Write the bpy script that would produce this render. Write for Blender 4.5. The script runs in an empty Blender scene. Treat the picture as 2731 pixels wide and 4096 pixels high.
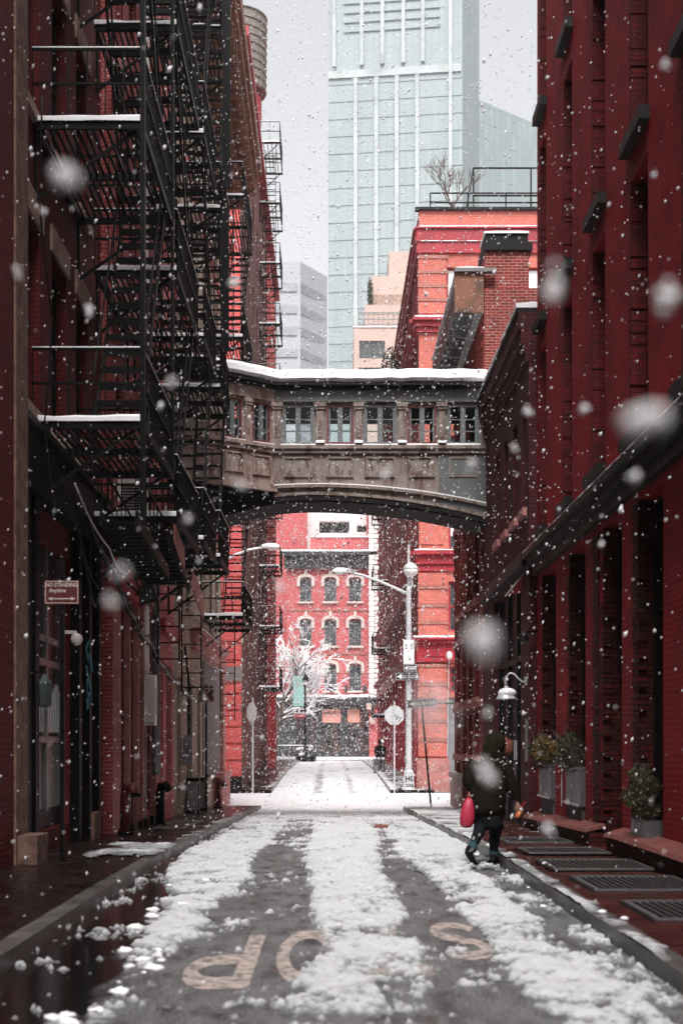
HAZE, SKY, SUN, EXPO = .0004, .098, 1.6, 1.47
import bpy, math, random
import numpy as np
from mathutils import Vector, Matrix
R = math.radians
rnd = random.Random(7)
scene = bpy.context.scene
col = scene.collection
WL = {}          # world position of every thing / part (parts sit at their thing's origin)

# ------------------------------------------------------------------ mesh collecting
class FR:        # vertical wall frame: point(u, n, z)
    def __init__(s, ox, oy, ux, uy, nx, ny): s.o = (ox, oy); s.u = (ux, uy); s.n = (nx, ny)
    def p(s, u, n, z): return (s.o[0]+s.u[0]*u+s.n[0]*n, s.o[1]+s.u[1]*u+s.n[1]*n, z)
def LF(x): return FR(x, 0, 0, 1, 1, 0)       # wall on the left side of the street, u = y
def RF(x): return FR(x, 0, 0, 1, -1, 0)      # wall on the right side, u = y
def FF(y): return FR(0, y, 1, 0, 0, -1)      # wall facing the camera, u = x

class MB:
    def __init__(s): s.v = []; s.f = []
    def add(s, vs, fs):
        k = len(s.v); s.v += [tuple(v) for v in vs]; s.f += [tuple(i+k for i in f) for f in fs]; return s
    def box(s, x0, x1, y0, y1, z0, z1):
        return s.add([(x0,y0,z0),(x1,y0,z0),(x1,y1,z0),(x0,y1,z0),(x0,y0,z1),(x1,y0,z1),(x1,y1,z1),(x0,y1,z1)],
                     [(0,3,2,1),(4,5,6,7),(0,1,5,4),(1,2,6,5),(2,3,7,6),(3,0,4,7)])
    def fbox(s, F, u0, u1, n0, n1, z0, z1):
        c = [F.p(u,n,z) for z in (z0,z1) for (u,n) in ((u0,n0),(u1,n0),(u1,n1),(u0,n1))]
        return s.add(c, [(0,3,2,1),(4,5,6,7),(0,1,5,4),(1,2,6,5),(2,3,7,6),(3,0,4,7)])
    def hexa(s, c): return s.add(c, [(0,3,2,1),(4,5,6,7),(0,1,5,4),(1,2,6,5),(2,3,7,6),(3,0,4,7)])
    def bar(s, p, q, w, h=None):
        h = h or w
        p = Vector(p); q = Vector(q); d = q-p
        if d.length < 1e-6: return s
        d.normalize(); up = Vector((0,0,1)) if abs(d.z) < .95 else Vector((0,1,0))
        a = d.cross(up).normalized()*(w/2); b = a.cross(d).normalized()*(h/2)
        return s.add([p-a-b,p+a-b,p+a+b,p-a+b,q-a-b,q+a-b,q+a+b,q-a+b],[(0,1,2,3),(7,6,5,4),(0,4,5,1),(1,5,6,2),(2,6,7,3),(3,7,4,0)])
    def tube(s, pts, r, n=6, cap=True):
        pts = [Vector(p) for p in pts]; k0 = len(s.v); rr = r if isinstance(r,(list,tuple)) else [r]*len(pts)
        ref = None
        for i, p in enumerate(pts):
            d = (pts[min(i+1,len(pts)-1)]-pts[max(i-1,0)])
            if d.length < 1e-9: d = Vector((0,0,1))
            d.normalize()
            if ref is None: ref = Vector((0,0,1)) if abs(d.z) < .9 else Vector((1,0,0))
            a = d.cross(ref)
            if a.length < 1e-3: a = d.cross(Vector((0.3,1,0.2)))
            a.normalize(); b = d.cross(a).normalized(); ref = -b if False else ref
            for j in range(n):
                t = 2*math.pi*j/n; s.v.append(tuple(p+a*math.cos(t)*rr[i]+b*math.sin(t)*rr[i]))
        for i in range(len(pts)-1):
            for j in range(n):
                a0 = k0+i*n+j; a1 = k0+i*n+(j+1)%n; s.f.append((a0,a1,a1+n,a0+n))
        if cap:
            s.f.append(tuple(k0+j for j in range(n))[::-1]); s.f.append(tuple(k0+(len(pts)-1)*n+j for j in range(n)))
        return s
    def lathe(s, c, prof, n=16, rot=0, sx=1, sy=1):
        k0 = len(s.v)
        for (r,z) in prof:
            for j in range(n):
                t = rot+2*math.pi*j/n; s.v.append((c[0]+math.cos(t)*r*sx, c[1]+math.sin(t)*r*sy, c[2]+z))
        for i in range(len(prof)-1):
            for j in range(n):
                a0 = k0+i*n+j; a1 = k0+i*n+(j+1)%n; s.f.append((a0,a1,a1+n,a0+n))
        s.f.append(tuple(k0+j for j in range(n))[::-1]); s.f.append(tuple(k0+(len(prof)-1)*n+j for j in range(n)))
        return s
    def prism(s, F, poly, n0, n1):            # poly = [(u,z)...] counter-clockwise seen from outside
        m = len(poly)
        s.add([F.p(u,n0,z) for u,z in poly]+[F.p(u,n1,z) for u,z in poly],
              [tuple(range(m))[::-1], tuple(range(m,2*m))]+[(i,(i+1)%m,(i+1)%m+m,i+m) for i in range(m)])
        return s
    def foot(s, poly, z0, z1):                # vertical prism over a footprint
        m = len(poly)
        s.add([(x,y,z0) for x,y in poly]+[(x,y,z1) for x,y in poly],
              [tuple(range(m))[::-1], tuple(range(m,2*m))]+[(i,(i+1)%m,(i+1)%m+m,i+m) for i in range(m)])
        return s
    def ball(s, c, r, seed=0, sx=1, sy=1, sz=1, n=8, m=6, j=.15):
        q = random.Random(seed); vs = [(c[0],c[1],c[2]-r*sz)]
        for i in range(1,m):
            a = math.pi*i/m
            for k in range(n):
                t = 2*math.pi*k/n; e = r*(1+q.uniform(-j,j)); vs.append((c[0]+math.sin(a)*math.cos(t)*e*sx, c[1]+math.sin(a)*math.sin(t)*e*sy, c[2]-math.cos(a)*e*sz))
        vs.append((c[0],c[1],c[2]+r*sz)); L = len(vs)-1; fs = []
        for k in range(n): fs.append((0,1+(k+1)%n,1+k))
        for i in range(m-2):
            for k in range(n):
                a0 = 1+i*n+k; a1 = 1+i*n+(k+1)%n; fs.append((a0,a1,a1+n,a0+n))
        for k in range(n): fs.append((L,1+(m-2)*n+k,1+(m-2)*n+(k+1)%n))
        return s.add(vs, fs)
    def build(s, name, mat, parent=None, loc=None, smooth=False, label=None):
        me = bpy.data.meshes.new(name)
        o = bpy.data.objects.new(name, me); col.objects.link(o)
        w = WL[parent.name] if parent else (loc or (0,0,0))
        vs = [(a-w[0], b-w[1], c-w[2]) for a,b,c in s.v]
        me.from_pydata(vs, [], s.f); me.update()
        if parent: o.parent = parent
        else: o.location = w
        WL[o.name] = w
        if mat: me.materials.append(mat)
        if smooth:
            me.polygons.foreach_set('use_smooth', [True]*len(me.polygons))
        if label: o['label'] = label
        return o

def each(mb, n, name, mat, parent, **k):     # a row of like pieces: every piece a part of its own (n boxes each)
    for i in range(0, len(mb.v), 8*n):
        q = MB(); q.v = mb.v[i:i+8*n]; q.f = [tuple(a-i for a in f) for f in mb.f[i//8*6:(i//8+n)*6]]; q.build(name, mat, parent, **k)
def tag(o, label=None, cat=None, group=None, kind=None):
    if label: o['label'] = label
    if cat: o['category'] = cat
    if group: o['group'] = group
    if kind: o['kind'] = kind
    return o
def thing(name, loc, label, cat, group=None):
    o = bpy.data.objects.new(name, None); col.objects.link(o); o.location = loc; o.empty_display_size = .2
    WL[o.name] = tuple(loc); return tag(o, label, cat, group)
def copy_tree(o, parent=None):
    c = o.copy(); col.objects.link(c); c.parent = parent
    for ch in list(o.children): copy_tree(ch, c)
    return c

# ------------------------------------------------------------------ materials
MATS = {}
def nodes(name):
    m = bpy.data.materials.new(name); m.use_nodes = True; nt = m.node_tree; nt.nodes.clear()
    out = nt.nodes.new('ShaderNodeOutputMaterial'); b = nt.nodes.new('ShaderNodeBsdfPrincipled')
    nt.links.new(b.outputs[0], out.inputs[0]); MATS[name] = m
    return m, nt, b
def nn(nt, t, **k):
    n = nt.nodes.new(t)
    for a, v in k.items():
        if hasattr(n, a): setattr(n, a, v)
        else: n.inputs[a.replace('_',' ')].default_value = v
    return n
def mixc(nt, fac, a, b, mode='MIX'):
    n = nt.nodes.new('ShaderNodeMix'); n.data_type = 'RGBA'; n.blend_type = mode
    for idx, v in ((0,fac),(6,a),(7,b)):
        if hasattr(v, 'is_output') or hasattr(v,'links'): nt.links.new(v, n.inputs[idx])
        else: n.inputs[idx].default_value = v if idx == 0 else (*v, 1)
    return n.outputs[2]
def math_(nt, op, a, b=0.0, clamp=False):
    n = nt.nodes.new('ShaderNodeMath'); n.operation = op; n.use_clamp = clamp
    for i, v in ((0,a),(1,b)):
        if hasattr(v,'links'): nt.links.new(v, n.inputs[i])
        else: n.inputs[i].default_value = v
    return n.outputs[0]
def ramp(nt, v, lo, hi):
    n = nt.nodes.new('ShaderNodeMapRange'); n.inputs[1].default_value = lo; n.inputs[2].default_value = hi
    nt.links.new(v, n.inputs[0]); return n.outputs[0]
def noise(nt, vec, scale, detail=4, rough=.6):
    n = nt.nodes.new('ShaderNodeTexNoise'); n.inputs['Scale'].default_value = scale; n.inputs['Detail'].default_value = detail
    n.inputs['Roughness'].default_value = rough
    if vec is not None: nt.links.new(vec, n.inputs['Vector'])
    return n.outputs['Fac']
def wallvec(nt):     # object coordinates laid on walls: (u, z)
    tc = nt.nodes.new('ShaderNodeTexCoord'); g = nt.nodes.new('ShaderNodeNewGeometry')
    s1 = nt.nodes.new('ShaderNodeSeparateXYZ'); nt.links.new(tc.outputs['Object'], s1.inputs[0])
    s2 = nt.nodes.new('ShaderNodeSeparateXYZ'); nt.links.new(g.outputs['True Normal'], s2.inputs[0])
    ay = math_(nt, 'ABSOLUTE', s2.outputs[1]); sel = math_(nt, 'GREATER_THAN', ay, .6)
    mx = nt.nodes.new('ShaderNodeMix'); mx.data_type = 'FLOAT'
    nt.links.new(sel, mx.inputs[0]); nt.links.new(s1.outputs[1], mx.inputs[2]); nt.links.new(s1.outputs[0], mx.inputs[3])
    c = nt.nodes.new('ShaderNodeCombineXYZ'); nt.links.new(mx.outputs[0], c.inputs[0]); nt.links.new(s1.outputs[2], c.inputs[1])
    return c.outputs[0], tc.outputs['Object']
def bump(nt, b, h, strength=.3, dist=.02):
    n = nt.nodes.new('ShaderNodeBump'); n.inputs['Strength'].default_value = strength; n.inputs['Distance'].default_value = dist
    nt.links.new(h, n.inputs['Height']); nt.links.new(n.outputs[0], b.inputs['Normal'])
def brick(name, c1, c2, mortar, dirt=(.02,.012,.01), bw=.21, rh=.072, dirtamt=.5, rough=.75, worn=0, mort=.007):
    m, nt, b = nodes(name); v, ob = wallvec(nt)
    t = nt.nodes.new('ShaderNodeTexBrick'); nt.links.new(v, t.inputs['Vector'])
    t.inputs['Scale'].default_value = 1; t.inputs['Brick Width'].default_value = bw; t.inputs['Row Height'].default_value = rh
    t.inputs['Mortar Size'].default_value = mort; t.inputs['Mortar Smooth'].default_value = .3; t.inputs['Bias'].default_value = 0
    t.inputs['Color1'].default_value = (*c1,1); t.inputs['Color2'].default_value = (*c2,1); t.inputs['Mortar'].default_value = (*mortar,1)
    big = noise(nt, ob, .9, 6, .65); f = ramp(nt, big, .42, .75); f = math_(nt, 'MULTIPLY', f, dirtamt)
    c = mixc(nt, f, t.outputs['Color'], dirt)
    sm = noise(nt, ob, 7, 5, .7); c = mixc(nt, ramp(nt, sm, .55, .8), c, tuple(min(1,x*1.35) for x in c1))
    if worn:
        w = noise(nt, ob, 2.2, 8, .75); c = mixc(nt, math_(nt,'MULTIPLY',ramp(nt, w, .6, .68),worn), c, (.32,.25,.22))
    nt.links.new(c, b.inputs['Base Color']); b.inputs['Roughness'].default_value = rough; b.inputs['Specular IOR Level'].default_value = .2
    h = math_(nt, 'SUBTRACT', math_(nt,'MULTIPLY',sm,.5), t.outputs['Fac']); bump(nt, b, h, .55, .012)
    return m
def paint(name, c, c2=None, sc=3, rough=.6, metal=0, lo=.45, hi=.7, bmp=.15, stretch=None, fine=40, spec=None):
    m, nt, b = nodes(name); tc = nt.nodes.new('ShaderNodeTexCoord'); v = tc.outputs['Object']
    if stretch:
        mp = nt.nodes.new('ShaderNodeMapping'); mp.inputs['Scale'].default_value = stretch; nt.links.new(v, mp.inputs[0]); v = mp.outputs[0]
    c2 = c2 or tuple(x*.6 for x in c)
    cc = mixc(nt, ramp(nt, noise(nt, v, sc, 7, .7), lo, hi), c, c2)
    nt.links.new(cc, b.inputs['Base Color'])
    r = noise(nt, v, sc*2.3, 4); rr = nt.nodes.new('ShaderNodeMapRange'); nt.links.new(r, rr.inputs[0])
    rr.inputs[3].default_value = max(.03,rough-.15); rr.inputs[4].default_value = min(1,rough+.15); nt.links.new(rr.outputs[0], b.inputs['Roughness'])
    b.inputs['Metallic'].default_value = metal
    if spec is not None: b.inputs['Specular IOR Level'].default_value = spec
    if bmp: bump(nt, b, noise(nt, v, fine, 4), bmp, .01)
    return m
brick('red_painted_brick', (.27,.005,.012), (.20,.004,.008), (.34,.028,.036), dirt=(.04,.003,.004), dirtamt=.6)
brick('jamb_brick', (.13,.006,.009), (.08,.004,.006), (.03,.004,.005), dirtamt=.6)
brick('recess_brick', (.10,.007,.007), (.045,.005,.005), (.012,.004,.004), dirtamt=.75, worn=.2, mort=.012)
brick('maroon_brick', (.085,.014,.018), (.06,.010,.013), (.018,.006,.008), dirtamt=.5)
brick('brown_red_brick', (.23,.034,.026), (.14,.018,.015), (.06,.015,.013), dirtamt=.6, worn=.15)
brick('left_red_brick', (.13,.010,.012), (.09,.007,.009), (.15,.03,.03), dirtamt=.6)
brick('pink_brick', (.34,.055,.055), (.27,.04,.042), (.42,.2,.18), dirtamt=.45)
brick('bright_pink_brick', (.62,.16,.15), (.52,.12,.12), (.6,.3,.28), dirtamt=.3)
brick('beige_brick', (.45,.35,.27), (.38,.28,.21), (.45,.4,.35), dirt=(.12,.07,.05), dirtamt=.6)
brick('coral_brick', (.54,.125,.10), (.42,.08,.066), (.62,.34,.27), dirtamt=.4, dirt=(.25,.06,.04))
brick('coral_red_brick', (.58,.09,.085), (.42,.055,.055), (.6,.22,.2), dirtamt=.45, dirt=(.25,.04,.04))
brick('orange_brick', (.55,.14,.07), (.42,.08,.04), (.5,.28,.2), dirtamt=.3)
brick('far_red_brick', (.50,.11,.115), (.42,.085,.09), (.5,.17,.17), dirtamt=.45, dirt=(.28,.05,.055))  # red lightened towards pink to make up for the thin haze
brick('brown_brick', (.24,.14,.115), (.16,.085,.07), (.22,.17,.15), dirtamt=.5)
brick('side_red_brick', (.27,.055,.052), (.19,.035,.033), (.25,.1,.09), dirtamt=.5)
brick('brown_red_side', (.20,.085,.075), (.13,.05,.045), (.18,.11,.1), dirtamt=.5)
brick('chimney_brick', (.30,.045,.038), (.16,.022,.02), (.42,.30,.26), dirtamt=.4, worn=.2)
brick('grey_base_brick', (.09,.085,.085), (.06,.055,.055), (.12,.11,.11), dirtamt=.3)
paint('black_iron', (.003,.003,.0033), (.007,.004,.003), 6, .55, 0, .6, .75, .2, spec=.12)
paint('black_paint', (.004,.004,.004), (.006,.005,.004), 3, .5, spec=.25)
paint('crimson_paint', (.36,.018,.03), (.22,.012,.02), 1.5, .55, stretch=(1,1,.3))
paint('weathered_stone', (.20,.12,.09), (.09,.045,.035), 5, .85, 0, .4, .6, .6)
paint('tan_stone', (.36,.25,.2), (.16,.10,.08), 3, .8, bmp=.4)
paint('pink_stone', (.42,.17,.15), (.25,.10,.085), 3, .8, bmp=.3)
paint('pale_stone', (.6,.52,.48), (.4,.33,.3), 2, .8)
paint('sign_red_dark', (.10,.012,.014), (.07,.01,.011), 3, .5)
paint('kerb_stone_red', (.20,.06,.05), (.10,.03,.026), 4, .7, bmp=.4)
paint('cap_stone', (.36,.13,.105), (.2,.075,.06), 4, .7, bmp=.35)
paint('grey_render', (.17,.145,.14), (.09,.075,.07), 2, .85, bmp=.3)
paint('white_pipe', (.78,.72,.70), (.5,.42,.40), 2, .5, stretch=(1,1,.2))
paint('grey_metal', (.22,.22,.22), (.13,.12,.12), 3, .4, .6)
paint('galvanised', (.55,.56,.57), (.38,.39,.4), 6, .45, .3)
paint('sign_back', (.50,.51,.52), (.40,.41,.42), 4, .5, .1)
paint('zinc', (.30,.31,.33), (.14,.145,.155), 5, .3, .75, .35,.65, stretch=(14,14,.25))
paint('bridge_paint', (.21,.165,.145), (.085,.040,.028), 2.6, .65, 0, .48, .62, .5, stretch=(1.4,1,.45), fine=18)
paint('bridge_pale', (.34,.25,.22), (.12,.06,.04), 3, .7, 0, .50, .64, .5, stretch=(1.4,1.4,.4), fine=18)
paint('bridge_panel', (.24,.20,.175), (.085,.05,.035), 5, .7, 0, .48, .58, .5, stretch=(1.8,1,.6), fine=18)
paint('grate_bar', (.16,.15,.15), (.06,.055,.05), 8, .4, .5)
paint('bridge_steel', (.115,.12,.122), (.075,.065,.06), 1.2, .5, 0, .45,.75, .3)
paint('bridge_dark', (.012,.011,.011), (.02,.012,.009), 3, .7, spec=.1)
paint('sash_grey', (.13,.15,.155), (.10,.09,.08), 8, .5)
paint('sash_red', (.14,.022,.022), (.08,.02,.02), 8, .5)
paint('blue_grey_frame', (.25,.3,.32), None, 8, .6)
paint('snow_white', (.88,.88,.9), (.8,.81,.84), 6, .7, bmp=.5, fine=25)
paint('asphalt_sidewalk', (.05,.032,.028), (.022,.015,.014), 1.6, .28, bmp=.3)
paint('white_paint', (.75,.75,.75), (.6,.6,.6), 4, .5)
paint('cream_stucco', (.50,.37,.32), (.45,.33,.29), .2, .8)
paint('white_stucco', (.8,.77,.76), (.7,.66,.65), .3, .8)
paint('shopfront_black', (.02,.024,.027), (.035,.04,.042), 1, .5)
paint('teal_banner', (.30,.60,.56), (.42,.66,.63), 1, .7)
paint('olive_cloth', (.015,.012,.007), (.006,.005,.0035), 9, .9, bmp=.5, fine=60, spec=.08)
paint('black_cloth', (.008,.008,.010), (.014,.014,.017), 12, .9, bmp=.4, spec=.08)
paint('denim_dark', (.006,.007,.010), (.012,.013,.018), 12, .9, spec=.08)
paint('boot_leather', (.008,.008,.008), (.016,.014,.012), 14, .5, spec=.08)
paint('sock_wool', (.025,.06,.066), (.05,.1,.105), 60, .95, bmp=.6, fine=150, spec=.08)
paint('fur_pink', (.30,.10,.075), (.17,.05,.035), 40, .95, bmp=1, fine=120)
paint('skin', (.22,.10,.07), (.18,.07,.05), 10, .55, bmp=.1)
paint('pink_leather', (.42,.025,.06), (.42,.02,.06), 5, .45, bmp=.15)
paint('orange_drink', (.62,.16,.05), (.7,.3,.16), 20, .2)
paint('red_plastic', (.6,.02,.02), None, 5, .35)
paint('bark', (.07,.05,.04), (.03,.02,.018), 12, .9, bmp=.6)
paint('twig', (.12,.085,.075), None, 12, .9)
paint('leaf_green', (.028,.036,.012), (.012,.018,.006), 9, .55)
paint('leaf_yellow', (.15,.085,.012), (.12,.06,.012), 9, .55)
paint('ivy_leaf', (.055,.055,.02), (.02,.024,.01), 10, .5)
paint('dark_soil', (.015,.012,.01), None, 5, .9)
paint('window_shade', (.72,.73,.73), (.66,.67,.68), .8, .6)
paint('copper_rust', (.22,.09,.05), (.03,.028,.026), 3, .7)
paint('wood_tank', (.2,.19,.17), (.12,.11,.1), 2, .8, stretch=(6,6,.3))
paint('graffiti_teal', (.02,.2,.25), (.02,.1,.13), 6, .5)
paint('poster_pink', (.6,.25,.2), (.5,.3,.25), 2, .6)
paint('standpipe_red', (.16,.02,.02), (.07,.02,.018), 8, .45)
paint('red_sign_paint', (.4,.04,.05), (.3,.05,.05), 5, .5)
paint('traffic_paint', (.46,.38,.345), (.10,.095,.09), 11, .6, 0, .46, .60, .5)
paint('slate_grey_panel', (.2,.2,.215), (.16,.16,.17), 2, .6)
paint('grey_tower_wall', (.36,.37,.40), (.34,.35,.38), .05, .7)  # tower greys kept pale in place of haze over the distance
paint('pale_band', (.32,.33,.36), None, .05, .7, .0)
paint('fin_white', (.44,.48,.49), None, .1, .6)
def flat(name, c, rough=.5, metal=0):
    m, nt, b = nodes(name); b.inputs['Base Color'].default_value = (*c,1); b.inputs['Roughness'].default_value = rough; b.inputs['Metallic'].default_value = metal; return m
paint('dark_glass', (.004,.004,.005), (.010,.010,.011), 1.3, .12, bmp=.03, spec=.35)
paint('grey_glass', (.06,.07,.075), (.03,.035,.037), 1.1, .2, bmp=.03)
paint('shop_glass', (.03,.03,.032), (.12,.05,.04), .8, .2, bmp=.02)
def glassmat():
    m, nt, b = nodes('clear_glass'); out = nt.nodes['Material Output']; nt.nodes.remove(b)
    t = nt.nodes.new('ShaderNodeBsdfTransparent'); t.inputs[0].default_value = (.93,.95,.95,1); g = nt.nodes.new('ShaderNodeBsdfGlossy'); g.inputs['Roughness'].default_value = .03
    f = nt.nodes.new('ShaderNodeFresnel'); f.inputs[0].default_value = 1.18; mx = nt.nodes.new('ShaderNodeMixShader')
    nt.links.new(f.outputs[0], mx.inputs[0]); nt.links.new(t.outputs[0], mx.inputs[1]); nt.links.new(g.outputs[0], mx.inputs[2]); nt.links.new(mx.outputs[0], out.inputs[0])
glassmat()
def snowmat():
    m, nt, b = nodes('ground_snow'); tc = nt.nodes.new('ShaderNodeTexCoord'); v = tc.outputs['Object']
    a = nt.nodes.new('ShaderNodeAttribute'); a.attribute_name = 'thick'
    n = noise(nt, v, 9, 6, .7); f = math_(nt, 'ADD', a.outputs['Fac'], math_(nt,'MULTIPLY',math_(nt,'SUBTRACT',n,.5),.9))
    c = mixc(nt, ramp(nt, f, -.05, .7), (.20,.20,.21), (.80,.81,.83)); nt.links.new(c, b.inputs['Base Color'])
    b.inputs['Roughness'].default_value = .65; sk = noise(nt, v, 48, 4, .7); c = mixc(nt, math_(nt,'MULTIPLY',math_(nt,'SUBTRACT',1.0,ramp(nt, f, .1, .9)),ramp(nt, sk, .52, .60)), c, (.10,.10,.105)); nt.links.new(c, b.inputs['Base Color'])
    bump(nt, b, math_(nt,'ADD',noise(nt, v, 22, 7, .75),math_(nt,'MULTIPLY',noise(nt,v,110,3),.4)), 1.0, .035)
snowmat()
def asphalt():
    m, nt, b = nodes('wet_asphalt'); tc = nt.nodes.new('ShaderNodeTexCoord'); v = tc.outputs['Object']
    s = nt.nodes.new('ShaderNodeSeparateXYZ'); nt.links.new(v, s.inputs[0])
    mp = nt.nodes.new('ShaderNodeMapping'); mp.inputs['Scale'].default_value = (1,.35,1); nt.links.new(v, mp.inputs[0])
    big = noise(nt, mp.outputs[0], 2.0, 6, .65)
    # puddles along the left gutter
    pud = ramp(nt, math_(nt,'ADD',s.outputs[0],math_(nt,'MULTIPLY',big,1.4)), -.42, -.75)
    pud2 = math_(nt,'MAXIMUM', pud, math_(nt,'MULTIPLY', ramp(nt, big, .56, .64), .75))
    sp = noise(nt, v, 58, 5, .8); spk = ramp(nt, sp, .50, .57)
    sl = noise(nt, mp.outputs[0], 5, 6, .7)
    c = mixc(nt, ramp(nt, sl, .36, .62), (.022,.021,.021), (.105,.105,.107))
    c = mixc(nt, math_(nt,'MULTIPLY',math_(nt,'MULTIPLY',spk,.9),ramp(nt,sl,.3,.5)), c, (.38,.385,.39))
    c = mixc(nt, pud2, c, (.010,.008,.008)); nt.links.new(c, b.inputs['Base Color'])
    r = nt.nodes.new('ShaderNodeMapRange'); nt.links.new(pud2, r.inputs[0]); r.inputs[3].default_value = .5; r.inputs[4].default_value = .08
    nt.links.new(r.outputs[0], b.inputs['Roughness'])
    h = math_(nt,'MULTIPLY', noise(nt, v, 60, 4, .7), math_(nt,'SUBTRACT',1.02,pud2)); bump(nt, b, h, .9, .02)
asphalt()
def paving(name, c1, c2, joint, w, h, wet=.25):
    m, nt, b = nodes(name); tc = nt.nodes.new('ShaderNodeTexCoord'); v = tc.outputs['Object']
    t = nt.nodes.new('ShaderNodeTexBrick'); nt.links.new(v, t.inputs['Vector']); t.offset = 0
    t.inputs['Scale'].default_value = 1; t.inputs['Brick Width'].default_value = w; t.inputs['Row Height'].default_value = h; t.inputs['Mortar Size'].default_value = .012
    t.inputs['Color1'].default_value = (*c1,1); t.inputs['Color2'].default_value = (*c2,1); t.inputs['Mortar'].default_value = (*joint,1)
    n = noise(nt, v, 2.4, 7, .7); c = mixc(nt, ramp(nt, n, .4, .7), t.outputs['Color'], tuple(x*.35 for x in c1))
    sp = noise(nt, v, 30, 4, .7); c = mixc(nt, ramp(nt, sp, .6, .72), c, tuple(min(1,x*2+.03) for x in c1)); nt.links.new(c, b.inputs['Base Color'])
    r = nt.nodes.new('ShaderNodeMapRange'); nt.links.new(n, r.inputs[0]); r.inputs[1].default_value = .35; r.inputs[2].default_value = .65; r.inputs[3].default_value = .45; r.inputs[4].default_value = wet*.4
    nt.links.new(r.outputs[0], b.inputs['Roughness']); b.inputs['Specular IOR Level'].default_value = .15; bump(nt, b, math_(nt,'ADD',math_(nt,'MULTIPLY',t.outputs['Fac'],-1.0),math_(nt,'MULTIPLY',sp,.5)), .6, .012)
paving('sidewalk_left', (.020,.011,.010), (.014,.008,.0075), (.005,.004,.004), 1.5, 1.5)
paving('sidewalk_right', (.075,.022,.019), (.055,.017,.015), (.02,.01,.01), 3.2, 2.3)
paving('kerb_granite', (.12,.108,.105), (.085,.078,.077), (.02,.018,.017), 5, 1.4, .6)
def curtain():      # blue-grey curtain wall, haze paled into its colours, with floor lines and mullions
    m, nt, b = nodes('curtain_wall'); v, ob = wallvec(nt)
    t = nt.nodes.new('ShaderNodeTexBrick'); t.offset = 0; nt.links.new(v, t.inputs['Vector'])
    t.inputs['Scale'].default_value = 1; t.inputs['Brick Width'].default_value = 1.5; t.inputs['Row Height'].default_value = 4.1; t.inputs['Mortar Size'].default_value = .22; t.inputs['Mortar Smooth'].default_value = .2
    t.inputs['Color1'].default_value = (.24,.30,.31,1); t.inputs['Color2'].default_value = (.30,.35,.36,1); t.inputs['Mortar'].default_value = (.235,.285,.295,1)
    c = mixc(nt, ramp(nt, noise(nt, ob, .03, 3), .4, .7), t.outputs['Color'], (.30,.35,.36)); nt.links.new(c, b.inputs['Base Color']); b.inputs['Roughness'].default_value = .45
curtain()
M = MATS

# ------------------------------------------------------------------ terrain
GY = [-60, 18, 45, 56, 79, 100, 130, 170, 900]
GZ = [0, 0, -.56, -.56, -.05, .05, .2, .25, .3]
def g(y): return float(np.interp(y, GY, GZ))
KL, KR = -2.2, 2.16
PV = .13
# ------------------------------------------------------------------ building helpers
def facade(mb, F, u0, u1, z0, z1, ops, rev):
    us = sorted(set([u0,u1]+[round(a,4) for o in ops for a in (o[0],o[1])])); zs = sorted(set([z0,z1]+[round(a,4) for o in ops for a in (o[2],o[3])]))
    for i in range(len(us)-1):
        for j in range(len(zs)-1):
            cu = (us[i]+us[i+1])/2; cz = (zs[j]+zs[j+1])/2
            if any(o[0] < cu < o[1] and o[2] < cz < o[3] for o in ops): continue
            mb.add([F.p(us[i],0,zs[j]),F.p(us[i+1],0,zs[j]),F.p(us[i+1],0,zs[j+1]),F.p(us[i],0,zs[j+1])],[(0,1,2,3)])
    for a,b,c,d in [o[:4] for o in ops]:
        for (p,q) in (((a,c),(b,c)),((b,c),(b,d)),((b,d),(a,d)),((a,d),(a,c))):
            mb.add([F.p(p[0],0,p[1]),F.p(q[0],0,q[1]),F.p(q[0],-rev,q[1]),F.p(p[0],-rev,p[1])],[(0,1,2,3)])
    for u in (u0,u1): mb.add([F.p(u,0,z0),F.p(u,0,z1),F.p(u,-rev,z1),F.p(u,-rev,z0)],[(0,1,2,3)])
    mb.add([F.p(u0,0,z1),F.p(u1,0,z1),F.p(u1,-rev,z1),F.p(u0,-rev,z1)],[(0,1,2,3)])
def window(par, F, u0, u1, z0, z1, n, fmat, pmat, nx=1, nz=2, fw=.05, name='window', thin=None, pt=.012, bt=.03):
    mb = MB(); d = .06
    mb.fbox(F,u0,u0+fw,n-d,n,z0,z1); mb.fbox(F,u1-fw,u1,n-d,n,z0,z1)
    mb.fbox(F,u0+fw,u1-fw,n-d,n,z0,z0+fw); mb.fbox(F,u0+fw,u1-fw,n-d,n,z1-fw,z1)
    t = thin or fw*.8
    for i in range(1,nx):
        u = u0+(u1-u0)*i/nx; mb.fbox(F,u-t/2,u+t/2,n-d+.004,n-.004,z0+fw,z1-fw)
    for j in range(1,nz):
        z = z0+(z1-z0)*j/nz; mb.fbox(F,u0+fw,u1-fw,n-d+.008,n-.008,z-t/2,z+t/2)
    w = mb.build(name, fmat, par)
    MB().fbox(F,u0+.01,u1-.01,n-bt-pt,n-bt,z0+.01,z1-.01).build('pane', pmat, w)
    return w
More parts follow.
